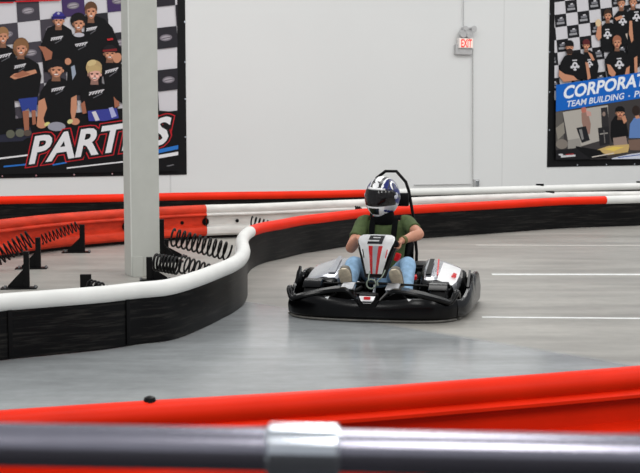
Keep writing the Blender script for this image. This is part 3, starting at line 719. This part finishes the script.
# emblem shield on the nose
bm = bmesh.new(); prism(bm, [Vector((-.062, -.02, .205)), Vector((.062, -.02, .205)), Vector((.05, -.028, .175)), Vector((.028, -.032, .152)), Vector((-.028, -.032, .152)), Vector((-.05, -.028, .175))], (0, .012, 0)); em = K('nose_emblem', bm, M_pwhite, False)
bm = bmesh.new(); box(bm, (0, -.028, .192), (.05, .006, .022)); K('emblem_patch', bm, M_pred, False, em)
bm = bmesh.new(); prism(bm, [Vector((-.042, -.034, .168)), Vector((.042, -.034, .168)), Vector((.03, -.036, .157)), Vector((-.03, -.036, .157))], (0, .004, 0)); K('emblem_band', bm, M_black, False, em)
bm = bmesh.new(); box(bm, (0, .05, .15), (.14, .12, .14), bev=.02); K('nose_block', bm, M_black)
# cable loop
bm = bmesh.new(); tube(bm, [(.002 + .036 * cos(a), .15, .277 + .036 * sin(a)) for a in (2 * pi * k / 24 for k in range(24))], .006, 8, loop=True); K('cable_loop', bm, mat('grey_green_cable', (120, 132, 118), .5, noise=.05))
bm = bmesh.new(); tube(bm, [(-.02, .152, .308), (-.024, .18, .33), (-.02, .22, .37)], .005, 6, smooth=3); K('cable', bm, MATS['grey_green_cable'])
bm = bmesh.new(); tube(bm, [(.055, .15, .265), (.05, .16, .30), (.08, .18, .33), (.10, .22, .38)], .005, 6, smooth=4); K('cable', bm, MATS['grey_green_cable'])
# nose panel
M_np = [M_pwhite, M_pred, mat('panel_silver', (176, 178, 184), .3, metal=.3, noise=.05), M_black]
def panel_mesh():
    bm = bmesh.new(); rows = [(.33, .325, .068, .009), (.345, .39, .087, .010), (.362, .45, .104, .011), (.385, .505, .126, .011), (.405, .538, .138, .010), (.420, .557, .150, .008), (.445, .582, .158, .007), (.472, .604, .150, .006), (.492, .616, .122, .005)]
    cols = [-1, -.93, -.72, -.41, -.17, .17, .41, .72, .93, 1]; grid = []
    for (y, z, w_, bl) in rows:
        grid.append([bm.verts.new((c_ * w_, y - bl * (1 - c_ * c_) + (.02 if abs(c_) == 1 else 0), z + (bl if y > .41 else 0) * (1 - c_ * c_) - (.012 if abs(c_) == 1 else 0))) for c_ in cols])
    for i in range(len(rows) - 1):
        for j in range(9):
            f = bm.faces.new((grid[i][j], grid[i][j + 1], grid[i + 1][j + 1], grid[i + 1][j]))
            m_ = 0
            if j in (0, 8): m_ = 3
            elif i < 4: m_ = {0: 0, 1: 0, 2: 0, 3: 1, 4: 2, 5: 1, 6: 0, 7: 0}.get(j, 0)
            f.material_index = m_
    bmesh.ops.solidify(bm, geom=bm.faces[:], thickness=.008)
    return bm
bm = panel_mesh(); panel = obj('nose_panel', bm, M_np, kart, loc=(-.006, 0, .010))
def panel_z(y):
    T = [(.395, .538), (.412, .565), (.438, .5890), (.466, .610), (.487, .621)]
    for (a, b), (c, d) in zip(T, T[1:]):
        if y <= c: return b + (d - b) * (y - a) / (c - a)
    return T[-1][1]
bm = bmesh.new(); NX, NY = 12, 10
def nine(u, v):   # heavy squared numeral: u across, v up
    return v > .80 or (.38 < v < .58) or v < .19 and u < .95 or u > .76 or (u < .25 and v > .4) or (u < .22 and v < .19)
def npt(a, b):
    u, v = a / NX, b / NY; y = .404 + .066 * v
    return Vector((-.068 + .118 * u + .016 * v, y - .003, panel_z(y) + .003))
for a in range(NX):
    for b in range(NY):
        if nine((a + .5) / NX, (b + .5) / NY): prism(bm, [npt(a, b), npt(a + 1, b), npt(a + 1, b + 1), npt(a, b + 1)], (0, .0008, -.0012))
bmesh.ops.remove_doubles(bm, verts=bm.verts, dist=1e-5)
obj('number', fixn(bm), mat('number_black', (6, 7, 14), .5, spec=.2), panel, smooth=False)
for s in (1, -1):
    bm = bmesh.new(); prism(bm, [Vector((s * .095, .366, .515)), Vector((s * .102, .368, .512)), Vector((s * .088, .352, .445)), Vector((s * .082, .351, .45))], (0, -.003, 0)); K('side_decal', bm, M_black if s < 0 else M_pred, False, panel)
bm = bmesh.new(); prism(bm, [Vector((-.082, .345, .30)), Vector((.082, .345, .30)), Vector((.152, .43, .53)), Vector((-.152, .43, .53))], (0, .03, 0)); K('panel_bracket', bm, M_black, False)
# steering
WC = Vector((-.02, .66, .545)); WAX = Vector((0, .45, .89)).normalized(); WR = .145
e1 = Vector((1, 0, 0)); e2 = WAX.cross(e1).normalized()
bm = bmesh.new(); tube(bm, [WC + (e1 * cos(a) + e2 * sin(a)) * WR for a in (2 * pi * k / 40 for k in range(40))], .014, 10, loop=True, up=WAX)
sw = K('steering_wheel', bm, M_rubber)
bm = bmesh.new()
for a in (90, 210, 330): tube(bm, [WC, WC + (e1 * cos(radians(a)) + e2 * sin(radians(a))) * WR], .010, 6)
K('spoke', bm, M_steel, parent=sw)
bm = bmesh.new(); tube(bm, [WC, (0, .25, .12)], .012, 8); K('steering_column', bm, M_steel)
bm = bmesh.new(); tube(bm, [(-.42, .36, .245), (-.1, .31, .262)], .009, 8); tube(bm, [(.42, .36, .245), (.1, .31, .262)], .009, 8); tube(bm, [(-.1, .31, .262), (.1, .31, .262)], .010, 8); K('tie_rod', bm, M_black)
# wheels
def wheel(x, y, r, w_):
    t = empty('wheel', (x, y, r), 0, kart)
    prof = [(-.5, .62), (-.5, .86), (-.42, .97), (-.2, 1.0), (.2, 1.0), (.42, .97), (.5, .86), (.5, .62)]
    bm = bmesh.new(); ringloft(bm, [[Vector((a * w_, b * r * cos(th), b * r * sin(th))) for a, b in prof] for th in (2 * pi * k / 36 for k in range(36))], cap=False, loop=True)
    obj('tyre', fixn(bm), M_rubber, t)
    bm = bmesh.new(); tube(bm, [(-w_ * .46, 0, 0), (-w_ * .30, 0, 0), (w_ * .30, 0, 0), (w_ * .46, 0, 0)], [r * .64, r * .55, r * .55, r * .64], 24); obj('rim', fixn(bm), M_steel, t)
    bm = bmesh.new(); tube(bm, [(-w_ * .56, 0, 0), (w_ * .56, 0, 0)], r * .18, 12); obj('hub', fixn(bm), M_black, t)
for s in (-1, 1): wheel(s * .50, .39, .13, .13); wheel(s * .53, 1.18, .14, .20)
for s in (-1, 1):   # glossy guard over each front tyre
    bm = bmesh.new(); rings = []
    for a in range(40, 145, 8):
        A_ = radians(a); rings.append([Vector((s * .50 + x_, .39 - r_ * cos(A_), .13 + r_ * sin(A_))) for x_, r_ in ((-.075, .138), (-.07, .148), (.07, .148), (.075, .138), (.07, .134), (-.07, .134))])
    ringloft(bm, rings); K('wheel_guard', bm, M_gloss)
bm = bmesh.new(); tube(bm, [(-.55, 1.18, .14), (.55, 1.18, .14)], .02, 12); K('rear_axle', bm, M_steel)
# chassis
bm = bmesh.new(); box(bm, (0, .68, .055), (.62, 1.15, .012)); K('floor_tray', bm, M_black, False)
bm = bmesh.new()
for s in (-1, 1):
    tube(bm, [(s * .30, .14, .07), (s * .30, .5, .07), (s * .33, .9, .07), (s * .28, 1.38, .09)], .016, 8, smooth=4); tube(bm, [(s * .30, .38, .08), (s * .47, .39, .12)], .016, 8)
    tube(bm, [(s * .33, .55, .07), (s * .66, .58, .09), (s * .67, 1.05, .09), (s * .33, 1.08, .07)], .014, 8)
tube(bm, [(-.30, .14, .07), (.30, .14, .07)], .016, 8); tube(bm, [(-.33, 1.0, .07), (.33, 1.0, .07)], .016, 8); tube(bm, [(-.28, 1.38, .09), (.28, 1.38, .09)], .016, 8)
K('chassis_frame', bm, M_black)
# pods
def pod(s):
    rows = [(.47, .36, .56, .245, .225), (.52, .33, .60, .272, .250), (.62, .315, .625, .300, .265), (.80, .30, .63, .335, .295), (1.0, .30, .625, .368, .325), (1.08, .30, .61, .375, .325), (1.13, .32, .58, .35, .30)]
    bm = bmesh.new(); rings = []; ys = []
    for y, xi, xo, zi, zo in rows:
        m_ = (xi + xo) / 2
        rings.append([Vector((s * a, y, b)) for a, b in ((xi, zi - .09), (xi + .01, zi - .012), (xi + .035, zi), (m_, (zi + zo) / 2 + .014), (xo - .05, zo), (xo - .015, zo - .015), (xo, zo - .05), (xo - .004, zo - .10))])
    ringloft(bm, rings); fixn(bm)
    for f in bm.faces:
        c_ = f.calc_center_median(); ax = abs(c_.x)
        f.material_index = 0
        if c_.y < .50: f.material_index = 1
        elif s > 0 and ax < .37 and c_.z > .26: f.material_index = 1
        elif s > 0 and .47 < ax < .60 and f.normal.z > .5 and c_.y < .9: f.material_index = 3
    obj('pod_cover', bm, [M_silver, M_gloss, M_pred, M_pwhite], kart)
    bm = bmesh.new(); rings = [[Vector((s * a, y, b)) for a, b in ((xi + .005, .07), (xi + .005, zi - .085), (xo - .012, zo - .095), (xo - .012, .07))] for y, xi, xo, zi, zo in rows]
    ringloft(bm, rings); K('pod_base', bm, M_gloss, False)
pod(1); pod(-1)
for x0_, x1_, y0_, y1_ in ((.455, .467, .60, 1.02),):
    bm = bmesh.new(); f_ = lambda x, y: Vector((x, y, .272 + (y - .55) * .175 + (0.024 if x < .5 else .006) - max(0, x - .46) * .12 ))
    prism(bm, [f_(x0_, y0_), f_(x1_, y0_), f_(x1_ - .04, y1_), f_(x0_ - .04, y1_)], (0, 0, .006)); K('pod_stripe', bm, M_pred, False)
bm = bmesh.new()
for k in range(3): prism(bm, [Vector((.565 + .004 * k, .66 + .035 * k, .285 + .007 * k)), Vector((.60, .66 + .035 * k, .276 + .007 * k)), Vector((.60, .68 + .035 * k, .279 + .007 * k)), Vector((.565 + .004 * k, .68 + .035 * k, .289 + .007 * k))], (0, 0, .006))
K('pod_decal', bm, M_pred, False)
bm = bmesh.new(); prism(bm, [f_(.365, .60), f_(.405, .60), f_(.385, 1.02), f_(.350, 1.02)], (0, 0, .008)); K('pod_stripe', bm, M_black, False)
# dark stripe panels on silver pods
bm = bmesh.new(); prism(bm, [Vector((-.37, .6, .303)), Vector((-.43, .6, .303)), Vector((-.43, 1.05, .383)), Vector((-.40, 1.05, .383))], (0, 0, .005)); K('pod_stripe', bm, mat('pod_grey_stripe', (150, 152, 158), .3, noise=.05), False)
# seat
SX = -.04
bm = bmesh.new(); rings = []
for y, z, w_, d in ((.80, .16, .15, .10), (.92, .09, .20, .14), (1.08, .08, .21, .18), (1.22, .16, .21, .17), (1.33, .32, .22, .12), (1.39, .48, .21, .08), (1.42, .60, .17, .04)):
    t_ = .012; ring = []
    for a in range(-4, 5): u = a / 4; ring.append(Vector((SX + u * w_, y - d * abs(u) ** 3 * (.9 if z > .2 else .2), z + d * abs(u) ** 3 * (.2 if z > .2 else .9))))
    ring += [r_ + Vector((0, .02, -.012)) for r_ in ring[::-1]]; rings.append(ring)
ringloft(bm, rings); K('seat', bm, M_gloss)
# roll hoop, head pad
hz = lambda px, py, Y: ondepth(px, py, Y)
def KL(P):  # world -> kart local
    d = P - KO; return Vector((d.x * cos(YAW) - d.y * sin(YAW), d.x * sin(YAW) + d.y * cos(YAW), P.z))
hp = [KL(hz(a, b, 11.45)) for a, b in ((420.5, 250), (417, 214), (412.5, 189), (409.5, 180.5), (400, 170.2), (389, 170.2), (380, 177), (376.5, 184), (374.5, 214), (373.5, 250))]
for v_ in hp: v_.y = 1.46
bm = bmesh.new(); tube(bm, [Vector((hp[0].x, 1.40, .12))] + hp + [Vector((hp[-1].x, 1.40, .12))], .0135, 10); K('roll_hoop', bm, M_black)
a_, b_ = KL(hz(413, 198, 11.4)), KL(hz(371, 198, 11.4))
bm = bmesh.new(); box(bm, ((a_.x + b_.x) / 2, 1.43, a_.z), (abs(a_.x - b_.x) - .01, .05, .115), bev=.015); K('head_pad', bm, M_black)
# engine block, exhaust, tank, red cap
bm = bmesh.new(); box(bm, (.27, 1.22, .22), (.18, .28, .22), bev=.02)
for k in range(6): box(bm, (.27, 1.06, .15 + k * .03), (.20, .04, .010))
K('engine', bm, M_black)
bm = bmesh.new(); tube(bm, [(.26, 1.0, .25), (.27, .86, .24), (.25, .78, .18)], [.03, .04, .03], 10, smooth=3); K('air_box', bm, M_rubber)
bm = bmesh.new(); tube(bm, [(.275, .60, .262), (.275, .60, .286), (.295, .60, .29)], [.018, .022, .015], 12); K('red_cap', bm, M_pred)
bm = bmesh.new(); box(bm, (.275, .62, .17), (.06, .16, .18), bev=.02); K('tank', bm, M_rubber)
for s, x in ((-1, -.19), (1, .13)):
    bm = bmesh.new(); tube(bm, [(x, .36, .08), (x, .30, .20)], .010, 6); box(bm, (x, .295, .215), (.07, .012, .06), Matrix.Rotation(radians(-20), 3, 'X'), bev=.003); K('pedal', bm, M_steel)

# ------------------------------------------------------------------ driver
PX = -.055
SEAT = Vector((PX, 1.10, .14))
PO = KO + Matrix.Rotation(-YAW, 3, 'Z') @ Vector((SEAT.x, SEAT.y, SEAT.z))
def ell_ring(c, rx, ry, n=20, tilt=0, sq=2.3):
    out = []
    for k in range(n):
        a = 2 * pi * k / n; ca, sa = cos(a), sin(a)
        x = rx * (abs(ca) ** (2 / sq)) * (1 if ca >= 0 else -1); y = ry * (abs(sa) ** (2 / sq)) * (1 if sa >= 0 else -1)
        v = Matrix.Rotation(radians(tilt), 3, 'X') @ Vector((x, y, 0)); out.append(Vector(c) + v)
    return out
sho = {1: Vector((PX + .185, 1.19, .665)), -1: Vector((PX - .185, 1.17, .66))}
elb = {1: Vector((.258, .985, .592)), -1: Vector((-.30, .90, .475))}
ang = {1: 30, -1: 170}
grip = {s: WC + (e1 * cos(radians(ang[s])) + e2 * sin(radians(ang[s]))) * WR for s in (1, -1)}
wri = {}
for s in (1, -1):
    out = (grip[s] - WC).normalized(); wri[s] = grip[s] + out * .038 + WAX * .055 + Vector((0, .012, 0))
TORSO = [((PX, 1.12, .15), .17, .12, 8), ((PX, 1.13, .22), .175, .125, 12), ((PX, 1.16, .33), .155, .115, 14), ((PX, 1.18, .45), .165, .12, 12), ((PX, 1.19, .56), .185, .12, 6), ((PX, 1.19, .635), .185, .105, 2), ((PX, 1.185, .685), .14, .08, 0), ((PX, 1.18, .715), .07, .06, 0)]
def torso(bm, g=0.0, rng=None):
    rows = TORSO if rng is None else TORSO[rng[0]:rng[1]]
    ringloft(bm, [ell_ring(c, rx + g, ry + g, 22, t) for c, rx, ry, t in rows])
hip = {1: Vector((PX + .10, 1.08, .20)), -1: Vector((PX - .10, 1.08, .20))}
kne = {1: Vector((.205, .70, .375)), -1: Vector((-.235, .68, .37))}
ank = {1: Vector((.235, .40, .165)), -1: Vector((-.225, .39, .19))}
def arm(bm, s, g=0, upto=None):
    a, e, w_ = sho[s], elb[s], wri[s]
    if upto: tube(bm, [a - Vector((s * .05, 0, 0)), a, a.lerp(e, .35), a.lerp(e, upto)], [.062 + g, .064 + g, .058 + g, .056 + g], 14, smooth=3)
    else: tube(bm, [a - Vector((s * .05, 0, 0)), a, a.lerp(e, .5), e, e.lerp(w_, .3), e.lerp(w_, .7), w_], [.055, .056, .048, .044, .045, .034, .027], 14, smooth=3)
def leg(bm, s, g=0):
    h_, k_, a_ = hip[s], kne[s], ank[s]
    tube(bm, [h_ + Vector((0, .04, -.01)), h_, h_.lerp(k_, .5), k_ + Vector((0, .01, -.005)), k_.lerp(a_, .35), k_.lerp(a_, .8), a_], [.085 + g, .09 + g, .076 + g, .060 + g, .058 + g, .045 + g * 1.6, .042 + g * 1.6], 14, smooth=4)
def hand(bm, s):
    c_, ax = grip[s], WAX; out = (grip[s] - WC).normalized(); tg = out.cross(ax).normalized()
    if tg.z < 0: tg = -tg
    # palm between wrist and rim
    pr = []
    base = wri[s]; kn = c_ + out * .026 + ax * .014
    for f in (0, .35, .7, 1):
        m_ = base.lerp(kn, f); w2 = .024 + .017 * min(1, f * 1.4); d = (kn - base).normalized(); nn = d.cross(tg).normalized()
        pr.append([m_ + tg * cos(a) * w2 + nn * sin(a) * .015 for a in (2 * pi * k / 12 for k in range(12))])
    ringloft(bm, pr)
    for k, (ln, rr) in enumerate(((.80, .0085), (1.0, .0092), (.95, .0092), (.85, .0088))):
        off = tg * (-.030 + .0205 * k); pts = []
        for j in range(7):
            th = radians(40 - 190 * ln * j / 6); pts.append(c_ + off + (out * cos(th) + ax * sin(th)) * (.027 - .002 * j / 6))
        tube(bm, pts, [rr * 1.05] * 3 + [rr] * 3 + [rr * .75], 8)
    tube(bm, [base.lerp(kn, .5) + tg * .022, base.lerp(kn, .75) + tg * .036 - out * .008, c_ + ax * .024 + tg * .040 - out * .012, c_ + ax * .020 + tg * .046 - out * .030], [.013, .012, .0105, .009], 8, smooth=3)
# body
HC = Vector((PX - .024, 1.165, .887))    # head centre
bm = bmesh.new(); torso(bm, -.012)
tube(bm, [(PX, 1.185, .66), (PX - .004, 1.175, .74), (PX - .01, 1.168, .80)], [.062, .056, .056], 16)
hr = []
for z, rx, ry, dy in ((-.125, .035, .045, -.035), (-.105, .052, .068, -.022), (-.07, .064, .085, -.008), (-.03, .070, .094, 0), (.02, .074, .098, .002), (.06, .070, .094, .004), (.09, .055, .075, .006), (.108, .03, .04, .008)):
    hr.append(ell_ring(HC + Vector((0, dy, z)), rx, ry, 20, 0, 2.1))
ringloft(bm, hr)
tube(bm, [HC + Vector((0, -.090, .025)), HC + Vector((0, -.112, -.018)), HC + Vector((0, -.095, -.03))], [.008, .014, .008], 8)
for s in (-1, 1):
    tube(bm, [HC + Vector((s * .072, .005, .02)), HC + Vector((s * .082, .012, .0)), HC + Vector((s * .072, .004, -.025))], [.012, .014, .008], 8)
    arm(bm, s); leg(bm, s, -.012); hand(bm, s)
def skinobj(name, bm, m, parent, vox, sm=4, off=SEAT):
    o = obj(name, fixn(bm), m, parent, off=off)
    r = o.modifiers.new('remesh', 'REMESH'); r.mode = 'VOXEL'; r.voxel_size = vox; r.use_smooth_shade = True
    s_ = o.modifiers.new('smooth', 'SMOOTH'); s_.iterations = sm; s_.factor = .5
    bpy.context.view_layer.update()
    me = bpy.data.meshes.new_from_object(o.evaluated_get(bpy.context.evaluated_depsgraph_get())); o.modifiers.clear(); o.data = me
    return o
person = skinobj('person', bm, M_skin, None, .0055, 3); person.location = PO; person.rotation_euler = (0, 0, -YAW)
tag(person, 'kart driver in olive t-shirt, light jeans and blue-and-white helmet gripping the wheel', 'person')
bm = bmesh.new(); torso(bm, .004, (0, 7))
for s in (-1, 1): arm(bm, s, .006, .62)
skinobj('t_shirt', bm, M_shirt, person, .009, 3)
bm = bmesh.new()
for s in (-1, 1): leg(bm, s, .006)
ringloft(bm, [ell_ring(c, rx, ry, 20, t) for c, rx, ry, t in (((PX, 1.10, .13), .15, .11, 0), ((PX, 1.10, .18), .19, .14, 0), ((PX, 1.13, .25), .182, .135, 10))])
skinobj('jeans', bm, M_jeans, person, .009, 3)
for s, (hx, hy, hz_), (tx, ty, tz) in ((-1, (-.225, .375, .205), (-.235, .315, .325)), (1, (.19, .395, .205), (.165, .335, .325))):
    h_, t_ = Vector((hx, hy, hz_)), Vector((tx, ty, tz)); d = (t_ - h_).normalized(); xx = Vector((1, 0, 0)); xx = (xx - d * xx.dot(d)).normalized(); nn = d.cross(xx).normalized()
    if nn.y > 0: nn = -nn
    rings = [[h_ + d * ((f * 1.7 - .25) * (t_ - h_).length) - nn * .03 + xx * cos(a) * w_ + nn * sin(a) * dd for a in (2 * pi * k / 14 for k in range(14))] for f, w_, dd in ((0, .028, .022), (.15, .038, .034), (.45, .042, .04), (.75, .048, .014), (.93, .040, .026), (1, .024, .012))]
    bm = bmesh.new(); ringloft(bm, rings); sh = obj('shoe', fixn(bm), M_shoe, person, off=SEAT)
    bm = bmesh.new(); rings = [[h_ + d * ((f * 1.7 - .25) * (t_ - h_).length) + nn * .014 + xx * cos(a) * w_ + nn * sin(a) * .010 for a in (2 * pi * k / 14 for k in range(14))] for f, w_ in ((-.02, .026), (.13, .041), (.45, .043), (.75, .052), (.95, .043), (1.02, .022))]
    ringloft(bm, rings); obj('sole', fixn(bm), M_sole, sh)
    sh.children[0].data.transform(Matrix.Translation(-SEAT))
bm = bmesh.new(); a_ = elb[1].lerp(wri[1], .86); d = (wri[1] - elb[1]).normalized(); tube(bm, [a_ - d * .014, a_ + d * .014], .036, 14); wt = obj('watch_strap', fixn(bm), mat('olive_strap', (96, 92, 44), .6, noise=.05), person, off=SEAT)
# neck collar under the helmet
bm = bmesh.new(); ringloft(bm, [ell_ring((PX - .003, 1.165 + dy, z), rx, ry, 20) for z, rx, ry, dy in ((.655, .105, .085, .0), (.69, .10, .09, -.01), (.73, .082, .085, -.01), (.77, .075, .08, -.006))])
obj('neck_collar', fixn(bm), mat('black_cloth', (9, 10, 11), .9, spec=.1, noise=.2), person, off=SEAT)
# helmet
def helm_pt(az, el, k=1.0):
    ca, sa = cos(el), sin(el); x, y, z = sin(az) * ca, -cos(az) * ca, sa
    fr_ = max(0, -y); bk = max(0, y)
    X = x * .143; Y = y * (.155 + .02 * bk); Z = z * (.168 if z > 0 else .185)
    if z < 0:
        t = -z; Y -= .030 * fr_ * min(1, t * 2.2); X *= 1 - .30 * t * t - .10 * fr_ * t; Y *= 1 - .25 * t * t * (1 if y > 0 else .3)
    if z > 0: X *= 1 - .05 * z
    X *= 1.03; Z *= 1.04
    return Vector((X, Y, Z)) * k
bm = bmesh.new(); NA, NE = 96, 60; rows = []
for j in range(NE + 1):
    el = radians(-62 + (90 + 62) * j / NE)
    if j == NE: el = radians(89.5)
    row = []
    for i in range(NA):
        az = -pi + 2 * pi * i / NA; p_ = helm_pt(az, el)
        a_d, e_d = math.degrees(abs(az)), math.degrees(el)
        if a_d < 72 and -16 < e_d < 27: p_ = p_ * .955
        if e_d > 27 and a_d < 60 and e_d < 34: p_ = p_ * 1.012
        if a_d < 22 and -48 < e_d < -26: p_ = p_ * .975
        row.append(bm.verts.new(p_))
    rows.append(row)
for j in range(NE):
    for i in range(NA):
        f = bm.faces.new((rows[j][i], rows[j][(i + 1) % NA], rows[j + 1][(i + 1) % NA], rows[j + 1][i]))
        c_ = f.calc_center_median(); az = atan2(c_.x, -c_.y); a_d = math.degrees(abs(az)); e_d = -62 + 152 * (j + .5) / NE; ax = abs(c_.x)
        m_ = 0
        if a_d < 72 and -16 < e_d < 27: m_ = 2
        elif e_d >= 27:
            if ax < .026: m_ = 0
            elif ax < .050: m_ = 2 if e_d > 34 else 0
            elif ax < .062 and c_.y < .06: m_ = 0
            else: m_ = 1
            if e_d < 32 and a_d < 40: m_ = 0
            if m_ == 1 and sin(c_.x * 160 + c_.z * 90) > .95: m_ = 0
            if m_ == 1 and sin(c_.y * 120 - c_.z * 150) > .75: m_ = 2
        elif e_d > -16:
            m_ = 1 if sin(e_d * .22 + a_d * .10) > -.3 else (2 if sin(a_d * .2) > -.4 else 3)
        else:
            v_ = e_d + 16 + max(0, a_d - 25) * .16
            if a_d < 16 and -44 < e_d < -22: m_ = 2
            elif e_d < -59: m_ = 2
            elif a_d < 34: m_ = 0 if e_d > -50 else 3
            elif v_ > -9: m_ = 3
            elif v_ > -16: m_ = 1
            elif v_ > -22: m_ = 0
            else: m_ = 2
        f.material_index = m_
top = bm.verts.new((0, 0, .168))
for i in range(NA): bm.faces.new((rows[-1][i], rows[-1][(i + 1) % NA], top))
bmesh.ops.recalc_face_normals(bm, faces=bm.faces); bmesh.ops.solidify(bm, geom=bm.faces[:], thickness=.012)
HR = Matrix.Rotation(radians(7), 4, 'X') @ Matrix.Rotation(radians(-19), 4, 'Z')
M_hs = mat('helmet_silver', (196, 198, 208), .3, metal=.2, coat=.4, noise=.05)
def place_h(o, par=None):
    o.data.transform(Matrix.Translation(HC - SEAT) @ HR); return o
helmet = place_h(obj('helmet', bm, [M_pwhite, M_blue, mat('helmet_black', (16, 17, 22), .3, coat=.4), M_hs], person))
bm = bmesh.new(); rings = []
for i in range(33):
    az = radians(-76 + 152 * i / 32); tp = 1 - (abs(i - 16) / 16) ** 4 * .55
    rings.append([helm_pt(az, radians(5 + e_ * tp), 1.0 + .004) for e_ in (-22, -16, -9, 0, 9, 16, 22)])
ringloft(bm, rings, cap=False, closed=False); bmesh.ops.solidify(bm, geom=bm.faces[:], thickness=.003)
place_h(obj('visor', fixn(bm), mat('smoked_visor', (24, 17, 17), .10, coat=1, noise=.55, nscale=28), helmet))
for s in (-1, 1):
    c_ = helm_pt(radians(s * 78), radians(4), 1.0); bm = bmesh.new(); tube(bm, [c_ * .98, c_ * 1.05], [.018, .014], 14); place_h(obj('visor_pivot', fixn(bm), M_hs, helmet))
for az, el in ((-14, 52), (14, 52)):
    c_ = helm_pt(radians(az), radians(el), 1.01); bm = bmesh.new(); box(bm, c_, (.012, .03, .010), Matrix.Rotation(radians(-35), 3, 'X'), bev=.002); place_h(obj('vent', bm, MATS['helmet_black'], helmet, smooth=False))
# seat harness: belongs to the kart
for s in (-1, 1):
    y0_ = 1.19
    pts = [(PX + s * .085, 1.30, .64), (PX + s * .09, 1.22, .708), (PX + s * .095, 1.12, .69), (PX + s * .095, 1.06, .62), (PX + s * .085, 1.035, .52), (PX + s * .05, 1.03, .40), (PX + s * .02, .985, .30)]
    bm = bmesh.new(); q_ = catmull(pts, 4); rings = []
    for i, c_ in enumerate(q_):
        t = (q_[min(i + 1, len(q_) - 1)] - q_[max(i - 1, 0)]).normalized(); x_ = Vector((1, 0, 0)); n = t.cross(x_).normalized()
        rings.append([c_ + x_ * a + n * b for a, b in ((-.023, -.006), (.023, -.006), (.023, .006), (-.023, .006))])
    ringloft(bm, rings); K('harness_strap', bm, MATS['black_cloth'], False)
bm = bmesh.new(); box(bm, (PX + .14, .955, .40), (.05, .03, .07), Matrix.Rotation(.3, 3, 'Y'), bev=.01); K('buckle', bm, M_pred)

# ------------------------------------------------------------------ hall ceiling lights, plus rows added as fill
def area(name, loc, sx, sy, power, rot=(0, 0, 0), col=(1, .985, .96)):
    l = bpy.data.lights.new(name, 'AREA'); l.shape = 'RECTANGLE'; l.size = sx; l.size_y = sy; l.energy = power; l.color = col
    o = bpy.data.objects.new(name, l); COL.objects.link(o); o.location = loc; o.rotation_euler = rot; return o
for Y in (-3, 4.5, 11, 16.5):  # front row added and tilted to brighten rail top and nose panel
    for X in (-6, 0.5, 7, 13.5): area('ceiling_and_fill', (X, Y + X * .35, 6.9), 1.6, 3.5, 330 if Y < 0 else 225, rot=(radians(25) if Y < 0 else 0, 0, 0))
for k in range(5):  # extra row added along the wall only to brighten it
    q_ = WO + WU * (-1 + 4.0 * k) + WN * 3.6; area('ceiling_and_fill', (q_.x, q_.y, 6.9), 1.2, 2.6, 75, rot=(radians(12), 0, WANG))

wd = bpy.data.worlds.new('hall'); sc.world = wd; wd.use_nodes = True
bg = wd.node_tree.nodes['Background']; bg.inputs[0].default_value = (.90, .94, 1, 1); bg.inputs[1].default_value = .75

# ------------------------------------------------------------------ camera
cam = bpy.data.cameras.new('camera'); co = bpy.data.objects.new('camera', cam); COL.objects.link(co); sc.camera = co
cam.sensor_width = 36; cam.sensor_fit = 'HORIZONTAL'; cam.lens = 36 * F / 640; cam.clip_start = .05
co.location = (0, 0, H); co.rotation_euler = (pi / 2 - PITCH, 0, 0)
cam.dof.use_dof = True; cam.dof.focus_distance = 10.6; cam.dof.aperture_fstop = 7.0
vs_ = sc.view_settings; vs_.view_transform = 'Standard'; vs_.look = 'None'; vs_.exposure = -0.75; vs_.gamma = 1; vs_.use_curve_mapping = False
